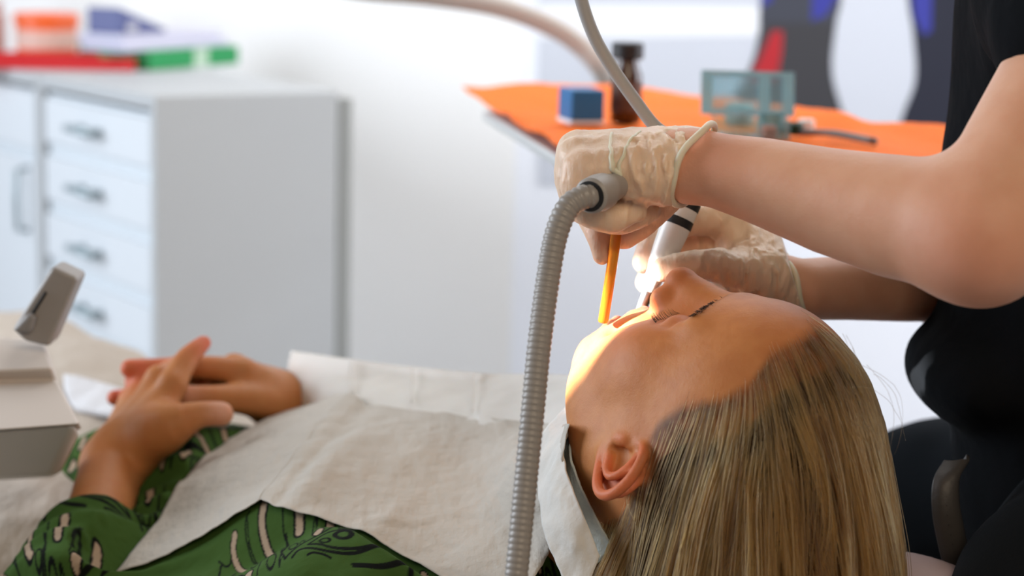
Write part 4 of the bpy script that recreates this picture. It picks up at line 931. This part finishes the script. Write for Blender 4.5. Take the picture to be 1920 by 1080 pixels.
# clear blue plastic box with small things
M_CLEAR = mat('clear_blue_plastic', (.55, .85, .92), rough=.08, trans=.92, ior=1.25, alpha=.75)
M_TEAL = mat('blue_plastic_rim', (.32, .68, .80), rough=.2, trans=.4)
r0 = on_tray(1338, 272); r1 = on_tray(1480, 276); ex = (r1 - r0) * np.array([1, 1, 0]); exn = ex / np.linalg.norm(ex); eyn = np.cross(Z_, exn); hz = .018; dp = .06
cb = empty('plastic_case', r0); tag(cb, 'open clear blue plastic case with its lid raised on the orange cloth', 'case')
t = .0018
box('floor_panel', r0, ex, eyn * dp, Z_ * t, M_CLEAR, cb); box('front_panel', r0 + Z_ * t, ex, eyn * t, Z_ * hz, M_CLEAR, cb); box('back_panel', r0 + Z_ * t + eyn * (dp - t), ex, eyn * t, Z_ * hz, M_CLEAR, cb)
box('side_panel', r0 + Z_ * t + eyn * t, exn * t, eyn * (dp - 2 * t), Z_ * hz, M_CLEAR, cb); box('side_panel', r0 + ex - exn * t + Z_ * t + eyn * t, exn * t, eyn * (dp - 2 * t), Z_ * hz, M_CLEAR, cb)
lid0 = r0 + Z_ * (hz + t) + eyn * dp - exn * .010; up = Z_ * .93 + eyn * .36; lw = ex + exn * .020
box('lid', lid0, lw, np.cross(up, exn) * .002, up * .046, mat('tinted_lid_plastic', (.55, .82, .90), rough=.1, trans=.7, ior=1.2), cb)
for a, b in ((lid0 + up * .041, lw), (lid0, lw)): box('lid_rim', a, b, -np.cross(up, exn) * .004, up * .005, M_TEAL, cb)
for a in (lid0, lid0 + lw - exn * .012, lid0 + lw * .62): box('lid_rib', a + up * .005, exn * .012, -np.cross(up, exn) * .004, up * .036, M_TEAL, cb)
SM = [('bur_holder', 'small sage green bur holder inside the clear blue case', (1385, 250), .016, (.28, .42, .38)), ('bur_holder', 'grey green bur holder at the front corner of the clear blue case', (1445, 262), .015, (.30, .45, .42)),
      ('polishing_cup', 'tiny coral polishing cup in front of the clear blue case', (1440, 268), .008, (.55, .16, .10)), ('polishing_cup', 'tiny dark green polishing cup lying near the forearm', (1490, 264), .009, (.008, .05, .03)), ('cotton_roll', 'white cotton roll beside the clear blue case', (1510, 258), .009, (.75, .72, .68))]
for nm, lb, pq, rs, cc in SM:
    p = on_tray(*pq) + (Z_ * t if 'inside' in lb else 0)
    o = lathe(nm, [(0, rs * .8), (rs * .2, rs), (rs * 1.3, rs), (rs * 1.5, rs * .75), (rs * 1.5, rs * .4), (rs * .9, rs * .3)], p, (0, 0, 1), mat(nm + '_' + str(pq[0]), cc, rough=.4)); tag(o, lb, nm.replace('_', ' '))
tw = tube('tweezers', catmull([on_tray(1500, 266) + Z_ * .004, on_tray(1560, 272) + Z_ * .006, on_tray(1640, 284) + Z_ * .004], 6), [.0035] * 6 + [.004] * 7, mat('dull_steel', (.16, .14, .13), rough=.45, metal=.5), None, 12); tag(tw, 'steel tweezers lying on the orange cloth behind the forearm', 'tweezers')

# beige tube arching into the picture
tb = tube('lamp_arm', catmull([V(500, -60, 2.66), V(660, -22, 2.66), V(800, -8, 2.66), (V(930, 12, 2.66)), V(1030, 48, 2.66), V(1090, 88, 2.66), V(1128, 132, 2.66), V(1144, 168, 2.72), V(1152, 196, 2.95), V(1158, 212, 3.3), V(1160, 216, 3.52)], 12), .0137, mat('beige_plastic', (.42, .39, .36), rough=.5), None, 24)
tag(tb, 'beige curved tube arching down behind the brown bottle', 'tube')

# ------------------------------------------------------------------ poster on the wall
pn = np.array([-dr[1], dr[0], 0]); pn = pn if pn[1] < 0 else -pn                # towards the room
def onwall(px, py, off=0.0):
    d = ray(px, py); t = ((WC - CAM) @ pn) / (d @ pn); return CAM + d * t + pn * off
poster = empty('wall_poster', onwall(1400, 340, .003)); tag(poster, 'large pale poster showing dark clothed figures on the back wall', 'poster')
def flat(name, pts, off, th, m, parent):
    top = [onwall(x, y, off + th) for x, y in pts]; n = len(top); v = top + [p - pn * th for p in top]
    f = [tuple(range(n)), tuple(range(2 * n - 1, n - 1, -1))] + [(i, i + n, (i + 1) % n + n, (i + 1) % n) for i in range(n)]; return mesh(name, v, f, m, parent, smooth=False)
flat('sheet', [(1010, -420), (2100, -420), (2100, 360), (1010, 345)], .001, .002, mat('poster_paper', (.52, .55, .62), rough=.5), poster)
flat('pale_band', [(1010, 8), (1424, 14), (1420, 66), (1010, 72)], .0032, .0004, mat('poster_white', (.74, .76, .80), rough=.5), poster)  # paler horizontal band across the left of the sheet
def smooth_poly(p, n=5):
    p = np.array(p, float); q = np.vstack([p[-2:], p, p[:2]]); return catmull(q, n)[2 * n:(len(p) + 2) * n].tolist()
MP1 = mat('poster_charcoal', (.034, .034, .040), rough=.6); MP2 = mat('poster_navy', (.010, .012, .026), rough=.6); MP3 = mat('poster_blue', (.03, .035, .26), rough=.6); MP4 = mat('poster_red', (.38, .012, .020), rough=.6)
flat('printed_figure', smooth_poly([(1440, -420), (1432, -40), (1420, 80), (1398, 145), (1372, 195), (1372, 335), (1622, 335), (1578, 205), (1560, 130), (1568, 40), (1580, -40), (1590, -420)]), .0034, .0004, MP1, poster)
flat('printed_figure', smooth_poly([(1690, -420), (1700, -40), (1712, 60), (1716, 150), (1690, 225), (1672, 335), (2080, 335), (2080, -420)]), .0034, .0004, MP2, poster)
flat('printed_shirt', [(1440, -300), (1572, -300), (1566, 42), (1424, 44)], .0038, .0003, mat('poster_slate', (.040, .044, .062), rough=.6), poster)
flat('printed_ribbon', [(1526, -140), (1585, -140), (1572, -10), (1548, 28), (1522, 40)], .0042, .0003, MP3, poster)
flat('printed_ribbon', [(1428, -140), (1455, -140), (1448, 2), (1428, 12)], .0042, .0003, MP3, poster)
flat('printed_ribbon', [(1698, -140), (1750, -140), (1746, 58), (1732, 66), (1714, 30)], .0042, .0003, MP3, poster)
flat('printed_red_patch', [(1448, 58), (1468, 58), (1466, 100), (1456, 150), (1404, 150), (1424, 110)], .0042, .0003, MP4, poster)

# ------------------------------------------------------------------ cabinets
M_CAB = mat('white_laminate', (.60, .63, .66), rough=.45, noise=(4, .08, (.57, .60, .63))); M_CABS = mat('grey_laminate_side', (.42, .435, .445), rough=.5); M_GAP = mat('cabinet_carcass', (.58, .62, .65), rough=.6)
M_HAND = mat('grey_steel_handle', (.30, .37, .40), rough=.4, metal=.3)
CA = V(290, 180, 3.0); CA[2] = 0; ctop = V(290, 180, 3.0)[2]; fr = np.array([math.cos(math.radians(125)), math.sin(math.radians(125)), 0]); sd = np.array([math.cos(math.radians(33)), math.sin(math.radians(33)), 0])
sd = np.array([fr[1], -fr[0], 0])
CD = .318
def cab(f, d, z): return CA + fr * f + sd * d + Z_ * z
def cab_unit(f0, f1, label, kind):
    c = empty('cabinet', cab((f0 + f1) / 2, CD / 2, 0)); tag(c, label, 'cabinet', 'white cabinets along the wall'); w = f1 - f0
    box('side_panel', cab(f0, 0, 0), fr * .016, sd * CD, Z_ * ctop, M_CABS, c, .002); box('side_panel', cab(f1 - .016, 0, 0), fr * .016, sd * CD, Z_ * ctop, M_CABS, c, .002)
    box('back_panel', cab(f0 + .016, CD - .008, .06), fr * (w - .032), sd * .008, Z_ * (ctop - .06), M_GAP, c); box('carcass_front', cab(f0 + .016, .013, .05), fr * (w - .032), sd * .01, Z_ * (ctop - .08), M_GAP, c)
    box('top_panel', cab(f0 + .016, 0, ctop - .022), fr * (w - .032), sd * (CD - .008), Z_ * .022, M_CABS, c, .002); box('plinth', cab(f0 + .02, .03, 0), fr * (w - .04), sd * .02, Z_ * .05, M_GAP, c)
    if kind == 'drawers':
        box('rear_upright', cab(f0 - .001, CD + .001, 0), fr * .06, sd * .024, Z_ * (ctop - .012), mat('dark_grey_upright', (.26, .27, .26), rough=.6), c, .001)
        z = ctop - .036
        for k in range(9):
            hgt = .076; z0 = z - hgt
            if z0 < .06: break
            d_ = box('drawer_front', cab(f0 + .020, .001, z0), fr * (w - .04), sd * .018, Z_ * hgt, M_CAB, c, .003)
            fm = f0 + w * .52; zm = z0 + hgt * .5
            for e in (-1, 1): tube('handle_post', [cab(fm + e * .034, .002, zm), cab(fm + e * .034, -.012, zm), cab(fm + e * .034, -.020, zm)], .006, M_HAND, d_, 10)
            tube('handle', [cab(fm - .05, -.022, zm), cab(fm, -.024, zm), cab(fm + .05, -.022, zm)], .0065, M_HAND, d_, 10); z = z0 - .022
    else:
        box('drawer_front', cab(f0 + .020, .001, ctop - .132), fr * (w - .04), sd * .018, Z_ * .10, M_CAB, c, .003)
        d_ = box('door', cab(f0 + .020, .001, .06), fr * (w - .04), sd * .018, Z_ * (ctop - .21), M_CAB, c, .003)
        tube('handle', [cab(f0 + .05, .002, ctop - .165), cab(f0 + .05, -.02, ctop - .168), cab(f0 + .05, -.022, ctop - .22), cab(f0 + .05, -.02, ctop - .272), cab(f0 + .05, .002, ctop - .275)], .005, M_HAND, d_, 10)
    return c
cab_unit(0, .463, 'white drawer cabinet with a grey side panel facing the room', 'drawers')
cab_unit(.468, 1.05, 'white cabinet with a bar-handled door left of the drawer cabinet', 'door')
def top_fd(px, py):
    p = VZ(px, py, ctop) - CA; return p @ fr, p @ sd
# things on the cabinets
def ct(px, py): return VZ(px, py, ctop)
def oriented(p, q):
    e = (q - p) * np.array([1, 1, 0]); w = np.linalg.norm(e); e = e / w; n = np.cross(Z_, e); return e, n, w
M_RED = mat('red_plastic', (.50, .018, .022), rough=.4)
rt = empty('red_tray', ct(100, 130)); tag(rt, 'flat red tray on top of the cabinets under the orange tub', 'tray')
r0 = ct(-75, 128); gx, gy, gw = oriented(r0, ct(252, 134)); rd = .15
box('base', r0, gx * gw, gy * rd, Z_ * .004, M_RED, rt, .001)
for dd in (0, rd - .006): box('rim', r0 + gy * dd + Z_ * .004, gx * gw, gy * .006, Z_ * .018, M_RED, rt, .001)
for ww in (0, gw - .006): box('rim', r0 + gx * ww + gy * .006 + Z_ * .004, gx * .006, gy * (rd - .012), Z_ * .018, M_RED, rt, .001)
ot = empty('orange_tub', ct(88, 116) + Z_ * .004); tag(ot, 'orange lidded tub with a pale label standing in the red tray', 'tub'); M_OR2 = mat('orange_plastic', (.78, .13, .03), rough=.4)
p = ct(88, 112) + Z_ * .0045; lathe('tub', [(0, .052), (.004, .056), (.060, .057), (.062, .055)], p, (0, 0, 1), M_OR2, ot, 32); lathe('lid', [(.062, .057), (.064, .060), (.080, .060), (.083, .056)], p, (0, 0, 1), M_OR2, ot, 32)
lathe('label', [(.018, .0562), (.0182, .0575), (.050, .0582), (.0522, .0565)], p, (0, 0, 1), mat('tub_label', (.62, .40, .34), rough=.5), ot, 32)
p = ct(-32, 100) + Z_ * .0045; o = lathe('jar', [(0, .04), (.004, .044), (.07, .044), (.08, .035), (.082, .038), (.095, .038), (.097, .034)], p, (0, 0, 1), mat('rose_plastic', (.42, .20, .17), rough=.4)); tag(o, 'dull rose jar behind the orange tub at the picture edge', 'jar')
M_GR = mat('green_card', (.012, .26, .075), rough=.5)
g0 = ct(280, 133); gx, gy, gw = oriented(g0, ct(448, 120)); gh = .034
gb = empty('green_box', g0); tag(gb, 'green cardboard box with a white band lying on the cabinet', 'box')
box('carton', g0, gx * gw, gy * .11, Z_ * gh, M_GR, gb, .002); box('white_band', g0 + gx * gw * .48 - gy * .0008, gx * gw * .16, gy * .0006, Z_ * gh, mat('pale_green_print', (.40, .55, .42), rough=.5), gb)
c0 = ct(178, 100); gc = box('green_carton', c0, gx * .048, gy * .04, Z_ * .034, mat('dark_green_card', (.02, .16, .07), rough=.5), None, .002); tag(gc, 'small dark green carton between the orange tub and the green box', 'box')
M_PAP = mat('lilac_paper', (.58, .58, .70), rough=.6); pz = gh + .0008
pp = empty('paper_stack', g0 + Z_ * pz); tag(pp, 'stack of lilac white papers on the green box', 'papers')
for k in range(6): box('sheet', g0 + Z_ * (pz + .0048 * k) - gx * (.055 - .006 * (k % 2)) + gy * (.012 + .002 * k), gx * (gw + .045 - .006 * k), gy * .095, Z_ * .0045, M_PAP, pp, .001)
bf = empty('blue_folder', g0 + Z_ * .068); tag(bf, 'slate blue folder lying tilted on top of the papers', 'folder')
b0_ = g0 + Z_ * (pz + .0295) - gx * .045 + gy * .03; bw = .135; hexa('cover', [b0_, b0_ + gx * bw, b0_ + gx * bw + gy * .07, b0_ + gy * .07, b0_ + Z_ * .046, b0_ + gx * bw + Z_ * .006, b0_ + gx * bw + gy * .07 + Z_ * .006, b0_ + gy * .07 + Z_ * .046], mat('slate_blue_card', (.085, .10, .24), rough=.5), bf, .002)
box('label', b0_ + gx * .02 - gy * .0016 + Z_ * .006, gx * .03, gy * .0006, Z_ * .012, mat('folder_label', (.5, .5, .55), rough=.5), bf)

# ------------------------------------------------------------------ dental lamp beam
def spot(name, loc, target, power, size, blend, color, rad):
    l = bpy.data.lights.new(name, 'SPOT'); l.energy = power; l.spot_size = math.radians(size); l.spot_blend = blend; l.color = color; l.shadow_soft_size = rad
    o = bpy.data.objects.new(name, l); COL.objects.link(o); o.location = loc; look_at(o, target); return o
LT = V(1142, 628, 1.392)
spot('dental_lamp_beam', LT + np.array([-.88, -.33, .34]) * .9, LT, 380, 7.0, .14, (1.0, .97, .93), .012)
